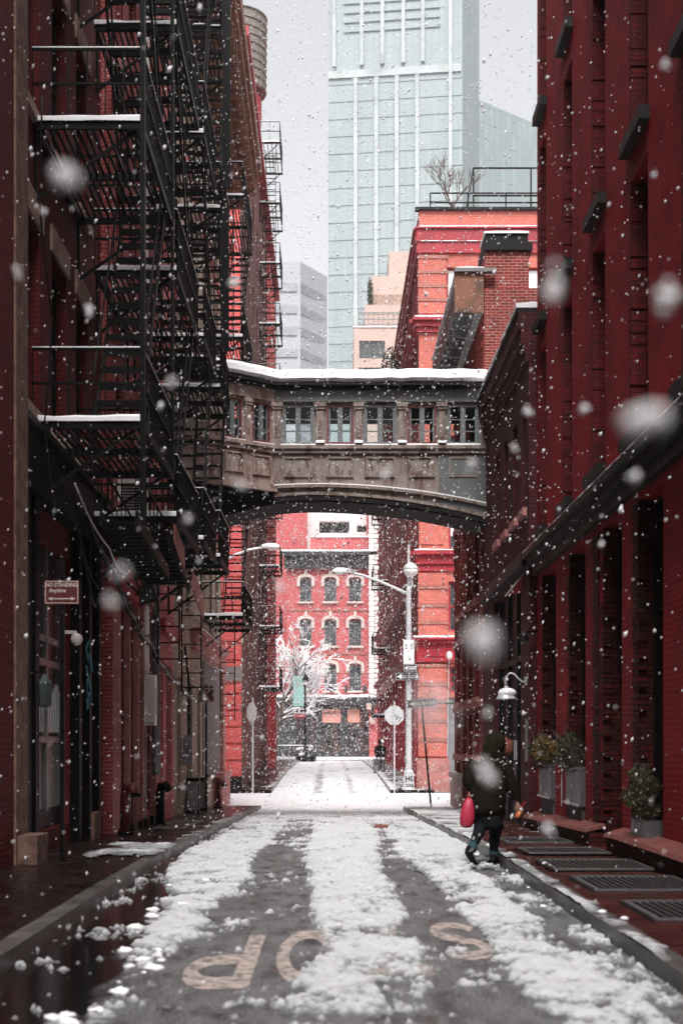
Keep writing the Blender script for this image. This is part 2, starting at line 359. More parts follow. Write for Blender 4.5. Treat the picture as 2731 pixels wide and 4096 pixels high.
def building(name, label, F, u0, u1, z1, ops, mat, depth=10, rev=.22, z0=-1.2, win=True, fmat='black_paint', pmat='dark_glass', nz=2, nx=1, sill=None, lintel=None, base=None, lz=.28, sides=True, group=None):
    base = base or F.p((u0+u1)/2, -depth/2, g(F.p((u0+u1)/2,0,0)[1]))
    r = thing(name, base, label, 'building', group)
    mb = MB(); facade(mb, F, u0, u1, z0, z1, ops, rev); mb.fbox(F, u0, u1, -depth, -rev, z0, z1)
    mb.build('wall', M[mat], r)
    for o in ops:
        if win: window(r, F, o[0], o[1], o[2], o[3], -rev+.09, M[fmat], M[pmat], o[4] if len(o)>4 else nx, o[5] if len(o)>5 else nz)
        if sill and (len(o)<7): MB().fbox(F,o[0]-.08,o[1]+.08,-rev+.1,.09,o[2]-.13,o[2]+.004).build('sill', M[sill], r)
        if lintel and (len(o)<7): MB().fbox(F,o[0]-.12,o[1]+.12,.0,.03,o[3]+.003,o[3]+lz).build('lintel', M[lintel], r)
    return r
def snowcap(par, F, u0, u1, n0, n1, z, t=.06, seed=0, name='snow_cover'):
    q = random.Random(seed+int(u0*100)); L = abs(u1-u0); k = max(2,int(L/.25)); mb = MB(); row = []
    for i in range(k+1):
        u = u0+(u1-u0)*i/k; e = q.uniform(-.02,.02)*min(1,t*10); h = t*q.uniform(.75,1.2); nm = (n0+n1)/2
        row.append([F.p(u,n0,z),F.p(u,n0,z+h*.6),F.p(u,nm,z+h),F.p(u,n1+e,z+h*.65),F.p(u,n1+e,z-.01)])
    vs = [p for r_ in row for p in r_]; fs = []
    for i in range(k):
        for j in range(4): a = i*5+j; fs.append((a,a+5,a+6,a+1))
    fs += [(0,1,2,3,4),(k*5+4,k*5+3,k*5+2,k*5+1,k*5)]
    mb.add(vs, fs); return mb.build(name, M['snow_white'], par, smooth=False)
def text_mesh(s, F, u, n, z, size, mat, par, sx=1.0, name='lettering', rot=0.0, ext=.002, align='CENTER', bold=0):
    c = bpy.data.curves.new('lettering','FONT'); c.body = s; c.size = size; c.extrude = ext; c.align_x = align; c.align_y = 'CENTER'; c.resolution_u = 2; c.offset = bold
    o = bpy.data.objects.new('lettering_source', c); col.objects.link(o)
    dg = bpy.context.evaluated_depsgraph_get(); me = bpy.data.meshes.new_from_object(o.evaluated_get(dg)); bpy.data.objects.remove(o)
    mb = MB(); cr, sr = math.cos(rot), math.sin(rot)
    vs = []
    for v in me.vertices:
        a = v.co.x*sx; b_ = v.co.y; a, b_ = a*cr-b_*sr, a*sr+b_*cr; vs.append(F.p(u+a, n+v.co.z, z+b_))
    mb.add(vs, [tuple(p.vertices) for p in me.polygons]); bpy.data.meshes.remove(me)
    return mb.build(name, mat, par)

# ------------------------------------------------------------------ ground
def strip(name, xa, xb, ys, zoff, mat, nx=1, kind='structure'):
    mb = MB(); vs = []; fs = []
    for y in ys:
        for i in range(nx+1): vs.append((xa+(xb-xa)*i/nx, y, g(y)+zoff))
    for j in range(len(ys)-1):
        for i in range(nx): a = j*(nx+1)+i; fs.append((a,a+1,a+nx+2,a+nx+1))
    mb.add(vs, fs); return tag(mb.build(name, M[mat]), kind=kind)
ysr = sorted(set([-60.,-20,-8,0,7,14,20,30,38,45,50,56,60,70,79,90,100,115,130,170,300,700]))
strip('ground', -400, 400, ysr, -.03, 'grey_render')
strip('road', KL-.02, KR+.02, [y for y in ysr if -20 <= y <= 45], -.0, 'wet_asphalt')
strip('cross_road', -60, 60, [45.,50,56,57.5], -.012, 'wet_asphalt')
strip('far_road', -2.4, 2.4, [57.5,60,70,79,90,100,113], -.0, 'wet_asphalt')
def pave(name, x0, x1, y0, y1, mat):
    mb = MB(); ys = sorted(set([y0,y1]+[y for y in ysr if y0 < y < y1]))
    for a,b in zip(ys[:-1],ys[1:]):
        c = [(x0,a,-1.3),(x1,a,-1.3),(x1,b,-1.3),(x0,b,-1.3),(x0,a,g(a)+PV),(x1,a,g(a)+PV),(x1,b,g(b)+PV),(x0,b,g(b)+PV)]
        mb.hexa(c)
    return tag(mb.build(name, M[mat]), kind='structure')
pave('pavement_left', -4.6, KL-.17, -20, 44.8, 'sidewalk_left')
pave('kerb_left', KL-.17, KL, -20, 44.8, 'kerb_granite')
pave('pavement_right', KR+.17, 4.6, -20, 42.7, 'sidewalk_right')
pave('kerb_right', KR, KR+.17, -20, 42.7, 'kerb_granite')
pave('far_pavement_left', -4.2, -2.42, 58, 112, 'sidewalk_left')
pave('far_pavement_right', 2.42, 4.2, 58, 112, 'sidewalk_left')

# snow lying on the ground: a height field computed from noise
def hash2(ix, iy, s):
    h = (ix*374761393 + iy*668265263 + s*1442695041) & 0xffffffff; h = ((h ^ (h >> 13))*1274126177) & 0xffffffff
    return ((h ^ (h >> 16)) & 0xffff)/65535.0
def vn(x, y, s):
    ix = np.floor(x).astype(np.int64); iy = np.floor(y).astype(np.int64); fx = x-ix; fy = y-iy
    fx = fx*fx*(3-2*fx); fy = fy*fy*(3-2*fy)
    a = hash2(ix,iy,s); b = hash2(ix+1,iy,s); c = hash2(ix,iy+1,s); d = hash2(ix+1,iy+1,s)
    return (a*(1-fx)+b*fx)*(1-fy)+(c*(1-fx)+d*fx)*fy
def fbm(x, y, s, o=5):
    t = 0; a = .5; n = 0
    for i in range(o): t = t+a*vn(x*2**i, y*2**i, s+i*17); n += a; a *= .55
    return t/n
def sst(x, a, b):
    t = np.clip((x-a)/(b-a+1e-9),0,1); return t*t*(3-2*t)
def band(x, a, b, s=.14): return sst(x, a-s, a+s)*(1-sst(x, b-s, b+s))
def snow_amount(X, Y):
    I = lambda v: np.interp(Y, [7,9,10.5,13,17,22,28,34,40], v)
    wob = (fbm(X*.0+3.3, Y*.5, 5, 3)-.5)*.30
    x = X+wob
    left = I([.74,.42,.80,.78,.82,.85,.8,.62,.7])*band(x, I([-1.62,-1.5,-1.52,-1.62,-1.95,-2.1,-2.1,-2.1,-2.1]), I([-1.2,-1.25,-1.12,-1.1,-.92,-.98,-1.05,-.9,-.8]), .12)
    mid = I([.66,.66,.84,.9,1.0,.98,.9,.66,.8])*band(x, I([-.45,-.3,-.14,-.24,-.28,-.38,-.45,-.5,-.5]), I([.66,.64,.62,.62,.7,.76,.85,.9,.9]), .16)
    right = I([.9,.92,.92,.9,.86,.86,.85,.7,.75])*band(x, I([1.16,1.16,1.14,1.12,1.05,1.0,.98,.98,.95]), I([1.9,1.85,1.8,1.75,1.8,2.2,2.2,2.2,2.2]), .14)
    slush = I([.5,.52,.46,.45,.5,.6,.7,.7,.8])*band(x, 1.6, 2.3, .2)
    base = I([.24,.26,.28,.28,.28,.3,.36,.5,.78])
    rd = np.maximum.reduce([left, mid, right, slush, base])
    return rd
def make_snow():
    mb_v = []; mb_f = []; th = []; off = 0
    def patch(xs, ys, func):
        nonlocal off
        X, Y = np.meshgrid(xs, ys); H, base = func(X, Y)
        Z = base+np.where(H > 0, H, np.maximum(H*1.0,-.02)); ny, nx = X.shape
        keep = H > 0; idx = np.arange(ny*nx).reshape(ny,nx)
        q = keep[:-1,:-1]|keep[1:,:-1]|keep[:-1,1:]|keep[1:,1:]
        F = np.stack([idx[:-1,:-1][q], idx[:-1,1:][q], idx[1:,1:][q], idx[1:,:-1][q]],1)
        used = np.unique(F); remap = -np.ones(ny*nx, int); remap[used] = np.arange(len(used))
        mb_v.append(np.stack([X.ravel(),Y.ravel(),Z.ravel()],1)[used]); th.append(H.ravel()[used]); mb_f.append(remap[F]+off); off += len(used)
    G = lambda Y: np.interp(Y, GY, GZ)
    def road(X, Y):
        A = snow_amount(X, Y); wx = X+.12*fbm(X*5,Y*5,401,3); wy = Y+.2*fbm(X*5+9,Y*5,402,3); n = fbm(wx*2.2, wy*1.3, 11, 6); m = fbm(wx*8, wy*6.5, 31, 4); c = fbm(X*26, Y*24, 77, 3)
        f = A+(n-.5)*1.15+(m-.5)*.8+(c-.5)*.95-.61
        H = np.clip(f,-.2,.8)*.065; H = np.where(f > 0, H*.8+(m-.3)*.040*np.clip(f*5,0,1)+(c-.35)*.024*np.clip(f*6,0,1), H); H = np.where((f > 0)&(H <= 0), .002, H)
        return H, G(Y)
    ys = [6.5]
    while ys[-1] < 44.9: ys.append(ys[-1]+max(.028, ys[-1]*.0022+.006))
    patch(np.linspace(KL+.01, KR-.01, 190), np.array(ys), road)
    def cross(X, Y):
        n = fbm(X*1.3, Y*1.1, 91, 6); m = fbm(X*6, Y*3, 92, 5); tr = band(Y+.3*(n-.5), 47.6, 48.3, .15)*.55+band(Y+.2*(m-.5), 50.8, 51.4, .15)*.5
        f = .62+(n-.5)*.8+(m-.5)*.5-tr; e = sst(Y+.8*(m-.5), 44.2, 45.6)*(1-sst(Y+.8*(m-.5), 57., 58.3)); return np.where(f>0,(np.clip(f,0,1)*.07+.015)*e+(m-.5)*.03-.02*(1-e)*2, -.01), G(Y)
    patch(np.linspace(-12, 12, 340), np.linspace(44.2, 58.4, 130), cross)
    def far(X, Y):
        n = fbm(X*1.3, Y*.35, 191, 6); m = fbm(X*5, Y*1.2, 192, 4)
        tr = (band(X+.25*(n-.5), -.75, -.42, .1)+band(X+.25*(n-.5), .72, 1.0, .1))*.2*np.interp(Y,[58,64,75,112],[.9,1,.9,.6])
        f = .52+(n-.5)*.7+(m-.5)*.25-tr*1.5; return np.clip(f,-.2,1)*.06, G(Y)
    patch(np.linspace(-2.41, 2.41, 90), np.linspace(57.41, 112, 300), far)
    def plaza(X, Y):
        n = fbm(X*.8, Y*.4, 291, 5); tr = band(Y+n*1.5, 117, 119.5, .8)*.4
        return (.6+(n-.5)*.6-tr)*.12, G(Y)
    patch(np.linspace(-14, 14, 120), np.linspace(112.05, 129.5, 60), plaza)
    def pav(x0, x1, y0, y1, fn, nx, ny, b=PV):
        def fun(X, Y):
            n = fbm(X*2.5, Y*1.6, 51, 6); m = fbm(X*10, Y*8, 52, 4); f = fn(X, Y)+(n-.5)*1.2+(m-.5)*.5-.6
            return np.clip(f,-.3,.9)*.07, G(Y)+b
        patch(np.linspace(x0,x1,nx), np.linspace(y0,y1,ny), fun)
    pav(KR+.0, 3.62, 9, 42.6, lambda X,Y: np.maximum(np.interp(Y,[9,12,20,25,30,42],[.8,.75,.72,.75,.8,.9])*band(X, 2.0, np.interp(Y,[9,22,26,42],[2.32,2.36,2.8,3.6]), .12), np.interp(Y,[9,22,27,42],[.08,.15,.45,.8])), 70, 900)
    pav(-3.6, KL, 9, 44.7, lambda X,Y: np.maximum(.8*band(X,-3.2,-2.15,.25)*band(Y,17.6,21.5,.8), np.maximum(.45*band(X,-2.5,-2.1,.1)*band(Y,21,44,1), np.interp(Y,[9,26,44],[.04,.12,.3]))), 70, 700)
    pav(-4.15, -2.43, 58.1, 112, lambda X,Y: .35+.3*band(X,-2.7,-2.3,.1), 16, 200)
    pav(2.43, 4.15, 58.1, 112, lambda X,Y: .62+.3*band(X,2.3,2.7,.1), 16, 200)
    V = np.concatenate(mb_v); F = np.concatenate(mb_f); T = np.concatenate(th)
    me = bpy.data.meshes.new('lying_snow'); me.from_pydata(V.tolist(), [], F.tolist()); me.update()
    at = me.attributes.new('thick','FLOAT','POINT'); at.data.foreach_set('value', np.clip(T/.038,0,1).astype(np.float32))
    me.materials.append(M['ground_snow']); me.polygons.foreach_set('use_smooth',[True]*len(me.polygons))
    o = bpy.data.objects.new('lying_snow', me); col.objects.link(o); tag(o, 'white and grey slushy snow lying on road and pavements', 'snow', kind='stuff')
make_snow()
# lumps of ploughed snow along the left gutter and the kerbs
mb = MB()
for i in range(46):
    t = rnd.random(); y = 7.6+t*9.5; x = np.interp(y,[7.6,9,10.5,13,17],[-1.45,-1.42,-1.32,-1.38,-1.35])+rnd.gauss(0,.14)
    if 8.6 < y < 9.2 and rnd.random() < .6: continue
    r = rnd.uniform(.012,.06)*rnd.uniform(.5,1); mb.ball((x,y,g(y)+r*.15), r, i, 1.5, 1.1, .7, 10, 7, .32)
for i in range(40):
    y = 9+rnd.random()*17; x = 2.14+rnd.gauss(.08,.1); r = rnd.uniform(.01,.028); mb.ball((x,y,g(y)+(PV if x > KR else 0)+r*.3), r, i+500, 1.4, 1.4, .7, 9, 6, .2)
tag(mb.build('snow_lumps', M['snow_white'], smooth=True), 'loose round lumps of snow strewn along the gutters', 'snow', kind='stuff')

# road marking, painted to be read by the oncoming traffic
def ribbon(mb, pts, w, z, tx):
    P = [Vector((p[0],p[1],0)) for p in pts]; L = []; Rr = []
    for i,p in enumerate(P):
        d = (P[min(i+1,len(P)-1)]-P[max(i-1,0)]).normalized(); n = Vector((-d.y,d.x,0)); 
        ww = w[i] if isinstance(w,list) else w
        L.append(tx(p+n*ww/2)); Rr.append(tx(p-n*ww/2))
    k = len(P); mb.add(L+Rr, [(i,i+1,k+i+1,k+i) for i in range(k-1)])
rm = thing('road_marking', (0,10.3,0), 'worn pinkish letters reading STOP upside down on the wet asphalt', 'road marking')
def letter(x0, x1, ya, yb, strokes, lab):
    def tx(p): return (x1-(x1-x0)*p.x, yb-(yb-ya)*p.y, g(10)+.004)   # unit letter rotated half a turn
    mb = MB()
    for pts, w in strokes: ribbon(mb, pts, w, 0, tx)
    mb.build('letter', M['traffic_paint'], rm)
def arc(cx,cy,rx,ry,a0,a1,n=14): return [(cx+rx*math.cos(R(a0+(a1-a0)*i/n)), cy+ry*math.sin(R(a0+(a1-a0)*i/n))) for i in range(n+1)]
# unit letters: x to the right, y up, as read by the driver; ya is the end nearer the camera
letter(.80,1.22,10.2,12.2,[([*arc(.5,.74,.38,.2,20,270,14),*arc(.5,.28,.38,.2,90,-160,14)], .2)], 'S')
letter(.22,.70,9.5,11.9,[([(0,.92),(1,.92)],.17),([(.5,.835),(.5,0)],.24)], 'T')
letter(-.40,.06,9.1,11.7,[(arc(.5,.5,.39,.42,0,360,28),.2)], 'O')
letter(-1.02,-.52,8.95,11.45,[([(.13,0),(.13,1)],.25),([(.255,.92),*arc(.5,.72,.36,.2,80,-80,12),(.255,.52)],.19)], 'P')

# street furniture in the pavements
def grate(x0,x1,y0,y1,label,zoff=PV,group='steel gratings in the right pavement', lab=None):
    r = thing('pavement_grate', ((x0+x1)/2,y0,g((y0+y1)/2)+zoff), label, 'grate', group)
    z = lambda y: g(y)+zoff+.006
    MB().add([(x0-.06,y0-.06,z(y0)-.003),(x1+.06,y0-.06,z(y0)-.003),(x1+.06,y1+.06,z(y1)-.003),(x0-.06,y1+.06,z(y1)-.003)],[(0,1,2,3)]).build('pit_dark', M['black_paint'], r)  # flat black sheet, the dark below the bars put in its colour
    f = MB()
    for a,b in (((x0,y0),(x1,y0)),((x1,y0),(x1,y1)),((x1,y1),(x0,y1)),((x0,y1),(x0,y0))): f.bar((a[0],a[1],z(a[1])+.006),(b[0],b[1],z(b[1])+.006),.045,.02)
    f.build('frame', M['grey_metal'], r)
    b = MB(); x = x0+.03
    while x < x1: b.bar((x,y0+.02,z(y0)+.005),(x,y1-.02,z(y1)+.005),.020,.014); x += .070
    b.build('bars', M['grate_bar'], r)
for k,(yc,l,x0,lab) in enumerate([(21.8,1.5,2.62,'farthest steel pavement grating beside the walking person'),(18.9,1.3,2.56,'second farthest grating in right pavement, level with the person'),(16.5,1.3,2.5,'middle wide steel grating in the wet right pavement'),(14.3,1.4,2.54,'second nearest steel grating in right pavement'),(12.0,1.3,2.6,'nearest steel pavement grating at right edge of photo')]):
    grate(x0,3.58,yc-l/2,yc+l/2,lab)
grate(-3.3,-2.75,26.5,30.5,'large steel grating in left pavement before the stone corner','x' and PV,'steel gratings in the left pavement')
# ------------------------------------------------------------------ RIGHT SIDE
XR = 3.85
F = RF(XR)
ops = []
cols_ = [(25.5,26.25),(22.75,23.6),(20.0,21.0),(17.3,18.35),(14.6,15.6),(11.9,12.9)]
for a,b in cols_:
    for (z0,z1) in ((5.45,8.75),(9.25,12.5),(13.1,16.3),(16.9,19.9)): ops.append((a,b,z0,z1))
low = [(24.4,25.95,.5,4.6),(21.55,23.0,.45,4.6),(18.85,20.15,-.2,4.6),(16.5,17.9,.35,4.6)]
low += [(13.6,15.0,.4,4.6)]
r1 = thing('brick_building', (XR,16,0), 'tall dark red painted brick warehouse filling the right edge', 'building')
mb = MB(); facade(mb, F, -60, 26.6, -1.2, 22, ops+low, .34); mb.fbox(F,-60,26.6,-12,-.34,-1.2,22); mb.build('wall', M['red_painted_brick'], r1)
for o in ops:
    # rough brick in the jambs, a darker red than the wall, dark sash behind
    j = MB(); j.fbox(F,o[1]-.07,o[1]+.0,-.33,.004,o[2]+.14,o[3]-.02)
    q = random.Random(int(o[0]*10+o[2])); z = o[2]+.1
    while z < o[3]-.1:
        if q.random() < .2: j.fbox(F,o[1]-.075-q.uniform(0,.02),o[1]+.02,-.2,.008,z,z+.066)
        z += .075
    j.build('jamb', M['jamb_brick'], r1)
    window(r1, F, o[0]+.01, o[1]-.08, o[2]+.1, o[3], -.2, M['black_paint'], M['dark_glass'], 1, 2)
    s = MB(); s.fbox(F,o[0]-.1,o[1]+.1,-.3,.13,o[2]-.14,o[2]+.02); s.build('sill', M['black_paint'], r1)
for k,o in enumerate(low):
    if k == 2:
        d = MB(); d.fbox(F,o[0],o[1],-.33,-.27,-.3,2.5); d.fbox(F,o[0],o[1],-.33,-.2,2.5,2.6); d.build('door', M['black_paint'], r1)
        window(r1, F, o[0]+.03, o[1]-.03, 2.62, o[3], -.2, M['black_paint'], M['dark_glass'], 1, 2)
    else: window(r1, F, o[0]+.03, o[1]-.03, o[2]+.05, o[3], -.2, M['black_paint'], M['dark_glass'], 1, 3)
    j = MB(); j.fbox(F,o[1]-.02,o[1]+.0,-.33,.002,o[2],o[3]); q = random.Random(k); z = .3
    while z < 4.55:
        if q.random() < .6: j.fbox(F,o[1]-.05-q.uniform(0,.04),o[1]+.05+q.uniform(0,.16),-.1,.010+q.uniform(0,.01),z,z+.066)
        z += .075
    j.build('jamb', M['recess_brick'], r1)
l = MB(); l.fbox(F,-6,26.65,.002,.10,4.68,4.86); l.fbox(F,-6,26.65,.003,.2,4.86,4.98); l.fbox(F,-6,26.65,.002,.28,4.98,5.1)
l.build('ledge', M['black_paint'], r1)
snowcap(r1, F, 14, 26.6, .12, .28, 5.1, .012, 3)
# brick piers raised where the wall is worn
q = random.Random(5)
for (u,w) in ((20.6,.42),(17.95,.3)):
    z = .2; pp = MB(); pp.fbox(F,u-w/2,u+w/2,.001,.006,.15,4.5)
    while z < 4.5:
        if q.random() < .8: pp.fbox(F,u-w/2+q.uniform(-.03,.03),u+w/2+q.uniform(-.05,.05),.002,.018+q.uniform(0,.018),z,z+.067)
        z += .0765
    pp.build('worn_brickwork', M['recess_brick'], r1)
# low stone kerb in front of the areaway
for (a,b,lab) in ((19.95,26.6,'low stone areaway kerb under the planters at the foot of the red wall'),(10.,18.7,'low stone areaway kerb nearest the camera at the foot of the red wall')):
    c = thing('areaway_kerb', (3.75,(a+b)/2,0), lab, 'stone kerb', 'areaway kerbs')
    w = MB()
    ys = [a]+[y for y in (14,16,18,20,22,24) if a < y < b]+[b]
    w2 = MB()
    for p_,q_ in zip(ys[:-1],ys[1:]):
        zz = lambda y,o_: g(y)+o_
        w.hexa([(3.62,p_,-1),(3.84,p_,-1),(3.84,q_,-1),(3.62,q_,-1),(3.62,p_,zz(p_,.33)),(3.84,p_,zz(p_,.33)),(3.84,q_,zz(q_,.33)),(3.62,q_,zz(q_,.33))])
        w2.hexa([(3.57,p_+.004,zz(p_,.333)),(3.845,p_+.004,zz(p_,.40)),(3.845,q_-.004,zz(q_,.40)),(3.57,q_-.004,zz(q_,.333)),(3.60,p_+.004,zz(p_,.38)),(3.845,p_+.004,zz(p_,.45)),(3.845,q_-.004,zz(q_,.45)),(3.60,q_-.004,zz(q_,.38))])
    w.build('wall', M['recess_brick'], c); w2.build('coping', M['kerb_stone_red'], c)
# zinc planters with shrubs
def leaves(name, mat, par, c, s, n, size, seed, hang=0, label=None):
    q = random.Random(seed); m = MB()
    for i in range(n):
        a = q.uniform(0,6.28); e = q.uniform(-1,1); rr = q.uniform(.2,1)**.45
        p = Vector((c[0]+s[0]*rr*math.cos(a)*math.sqrt(1-e*e), c[1]+s[1]*rr*math.sin(a)*math.sqrt(1-e*e), c[2]+s[2]*rr*e))
        p.x += .03*math.sin(p.z*21+seed); p.y += .05*math.sin(p.z*17+seed)
        u = Vector((q.gauss(0,1),q.gauss(0,1),q.gauss(0,1))).normalized(); v = u.cross(Vector((q.gauss(0,1),q.gauss(0,1),q.gauss(0,1)))).normalized()
        z = size*q.uniform(.6,1.3); m.add([p-u*z, p+v*z*.45, p+u*z, p-v*z*.45],[(0,1,2,3)])
    return m.build(name, mat, par, label=label)
def planter(y0, y1, label, yellow):
    yc = (y0+y1)/2; r = thing('window_planter', (3.8,yc,g(yc)+.5), label, 'planter', 'zinc planters of the red warehouse')
    b = MB(); b.fbox(F,y0,y1,-.15,.07,.62,1.14); b.fbox(F,y0-.02,y1+.02,-.15,.09,1.14,1.18); b.fbox(F,y0-.02,y1+.02,-.15,.1,.58,.62)
    for i in range(9): u = y0+(y1-y0)*(i+.5)/9; b.fbox(F,u-.012,u+.012,.068,.078,.62,1.14)
    b.build('trough', M['zinc'], r)
    p = MB(); p.fbox(F,y0+.03,y1-.03,-.15,.04,.05,.58); p.build('base_wall', M['grey_base_brick'], r)
    st = MB(); q = random.Random(int(yc*7))
    for i in range(26):
        u = q.uniform(y0+.05,y1-.05); st.tube([(XR-.0,u,1.1),(XR-.1-q.uniform(0,.1),u+q.uniform(-.1,.1),1.4),(XR-.15-q.uniform(0,.2),u+q.uniform(-.3,.3),1.3+q.uniform(.0,.55))],.006,4)
    st.build('stems', M['twig'], r)
    leaves('green_foliage', M['leaf_green'], r, (XR-.1,yc,1.40), (.24,(y1-y0)*.58,.32), 1300, .028, int(yc))
    leaves('yellow_foliage', M['leaf_yellow'], r, (XR-.14,yc+yellow,1.44), (.22,(y1-y0)*.3,.26), 650, .026, int(yc)+40)
planter(24.45,25.9,'far zinc window planter with a green and yellow bush on red wall',-.45)
planter(21.6,22.95,'near zinc window planter with yellow and dark green bush on red wall',.4)
r = thing('ivy_planter', (3.8,17.2,0), 'grey basket planter overgrown with trailing ivy beside the right kerb', 'planter')
b = MB(); b.fbox(F,16.75,17.65,-.1,.12,.38,.62); 
for i in range(14): b.fbox(F,16.76+i*.066,16.79+i*.066,.12,.13,.38,.62)
b.build('trough', M['zinc'], r)
leaves('ivy_foliage', M['ivy_leaf'], r, (XR-.10,17.2,.93), (.2,.5,.34), 1300, .030, 5)
s = MB()
for i in range(16): u = 16.8+i*.055; s.tube([(XR-.05,u,.8),(XR-.15,u+rnd.uniform(-.1,.1),.95),(XR-.1,u+rnd.uniform(-.2,.2),1.3)],.005,4)
s.build('stems', M['twig'], r)
b = thing('wall_box', (3.8,23.5,1.2), 'small pale metal box on red wall between the two planters', 'junction box')
MB().fbox(F,23.5,23.68,.002,.08,1.15,1.42).build('case', M['galvanised'], b); MB().tube([F.p(23.59,.03,1.16),F.p(23.59,.03,.5)],.012).build('conduit', M['galvanised'], b)

# maroon brick building between the warehouse and the bridge
X2 = 3.7; F2 = RF(X2)
ops2 = [(27.0,27.6,6.0,7.95),(28.25,28.95,6.0,7.95),(29.75,30.5,6.0,7.95),(31.2,31.95,6.0,7.95)]
r2 = building('brick_building','low maroon brick building with snow-edged parapet between red warehouse and bridge',F2,26.62,34.6,9.62,ops2+[(27.75,32.4,-1.1,4.75,3,1,0)],'maroon_brick',6,rev=.3,win=False,base=(5,30,g(30)))
for o in ops2:
    window(r2,F2,o[0],o[1],o[2],o[3],-.2,M['black_paint'],M['dark_glass'],1,2); MB().fbox(F2,o[0]-.08,o[1]+.08,-.25,.08,o[2]-.14,o[2]+.01).build('sill',M['pink_stone'],r2)
d = MB(); d.fbox(F2,27.76,32.39,-.28,-.2,-1,4.7)
for u in (27.85,29.35,30.85,32.3): d.fbox(F2,u-.06,u+.06,-.2,-.12,-1,4.7)
d.fbox(F2,27.8,32.35,-.2,-.13,3.2,3.32); dd = d.build('folding_door', M['black_paint'], r2)
hd = MB()
for u in (29.2,29.5): hd.bar(F2.p(u,-.1,1.2),F2.p(u,-.1,1.6),.02)
hd.build('handle', M['galvanised'], dd)
c = MB(); c.fbox(F2,26.62,34.6,.002,.06,8.7,8.85); c.fbox(F2,26.62,34.6,.003,.1,8.85,9.02); c.fbox(F2,26.62,34.6,.002,.15,9.02,9.3); c.fbox(F2,26.62,34.6,.002,.2,9.3,9.62); c.build('cornice', M['maroon_brick'], r2)
MB().fbox(F2,26.62,34.6,-.4,.24,9.62,9.7).build('coping', M['black_paint'], r2)
snowcap(r2,F2,26.62,34.6,-.4,.24,9.7,.10,8)
l = MB(); l.fbox(F2,26.7,34.,.002,.14,4.88,5.12); l.build('ledge', M['black_paint'], r2)
MB().fbox(F2,26.75,26.95,.002,.03,1.2,2.0).build('panel', M['grey_metal'], r2)

# brown-red corner building beyond the bridge with deep dark cornice and chimney
F3 = RF(X2)
ops3 = []
for i,u in enumerate((35.6,37.3,39.0,40.9)):
    for (a,b) in ((-.0,2.3),(2.7,4.2),(5.2,7.4),(8.6,10.6)): ops3.append((u,u+.95,a,b))
r3 = building('corner_building','brown-red brick corner building behind the bridge, with deep black cornice and white stone corner base',F3,34.62,42.7,12.3,ops3,'brown_red_brick',9,rev=.3,fmat='copper_rust',pmat='dark_glass',nz=3,nx=3,sill='cap_stone',base=(6,38,g(38)))
w = MB()
for z in (1.05,2.45,4.35,7.7): w.fbox(F3,34.62,42.74,.002,.05,z,z+.18)
each(w, 1, 'stone_band', M['cap_stone'], r3)
b = MB(); b.fbox(F3,40.2,42.8,.003,.12,-1.2,.55); b.fbox(F3,40.1,42.86,.002,.17,.55,.68); b.build('corner_base', M['pale_stone'], r3)
q = random.Random(3)
for u in (34.9,36.9,38.6,40.3,42.3):
    rg = MB(); rg.fbox(F3,u-.2,u+.2,.001,.008,4.6,11.9)
    for z in np.arange(4.7,11.7,.36):
        if q.random() < .85: rg.fbox(F3,u-.25,u+.25,.002,.05,z,z+.17)
    rg.build('rough_brickwork', M['brown_red_brick'], r3)
c = MB(); poly = [(0,12.3),(.02,12.0),(.18,12.05),(.25,12.35),(.6,12.5),(.62,12.75),(.66,12.78),(.66,12.92),(0,12.92)]
FX = FR(X2,34.62,-1,0,0,1)     # section drawn outwards from the wall, swept along the street
c.prism(FX, [(a,b_) for a,b_ in poly], 0, 8.2)
for i in range(9): c.box(X2-.56,X2-.02,35+i*.95,35.12+i*.95,12.08,12.5)
c.build('cornice', M['bridge_steel'], r3)
MB().box(X2-.7,X2-.0,34.5,34.62,12.0,12.96).build('cornice_end', M['copper_rust'], r3)
MB().box(X2-.72,X2+.3,34.42,34.62,12.965,13.05).build('cornice_cap', M['grey_metal'], r3)
snowcap(r3, FR(X2,0,0,1,-1,0), 34.45,42.8,0,.68,13.05,.06,4)
ch = MB(); ch.box(X2+.06,X2+1.12,34.7,35.8,12.3,13.55); ch.box(X2+1.125,X2+3,34.66,36,9,12.0); ch.build('chimney', M['chimney_brick'], r3)
cc = MB(); cc.box(X2+.0,X2+1.2,34.62,35.86,13.552,13.72); cc.box(X2+.06,X2+1.1,34.7,35.8,13.722,13.98); cc.build('chimney_cap', M['black_paint'], r3)
snowcap(r3, FF(34.6), X2+.03,X2+1.12,-1.2,-.05,13.98,.07,9)
gw = MB(); gw.box(X2+.02,X2+1.5,34.56,34.66,9.0,12.6); gw.build('gable_wall', M['chimney_brick'], r3)
vv = MB(); q = random.Random(12)
for i in range(24):
    p = [Vector((X2+q.uniform(.7,1.3),34.53,q.uniform(9.9,10.6)))]
    for k in range(7): p.append(p[-1]+Vector((q.uniform(-.14,.1),q.uniform(-.01,.01),q.uniform(.02,.2))))
    vv.tube(p,.006,3)
tag(vv.build('climbing_vine', M['twig']), 'bare climbing vine twigs on the brick chimney wall', 'vine')
sh = MB()
for i in range(16): sh.ball((X2+1.0+rnd.uniform(-.1,.25),34.4+rnd.uniform(-.1,.1),10.1+i*.06),rnd.uniform(.07,.16),i,1,1,.8,8,6,.3)
tag(sh.build('snowy_bush', M['snow_white'], smooth=True), 'snow-covered bush on the roof edge beside the brick chimney', 'bush')

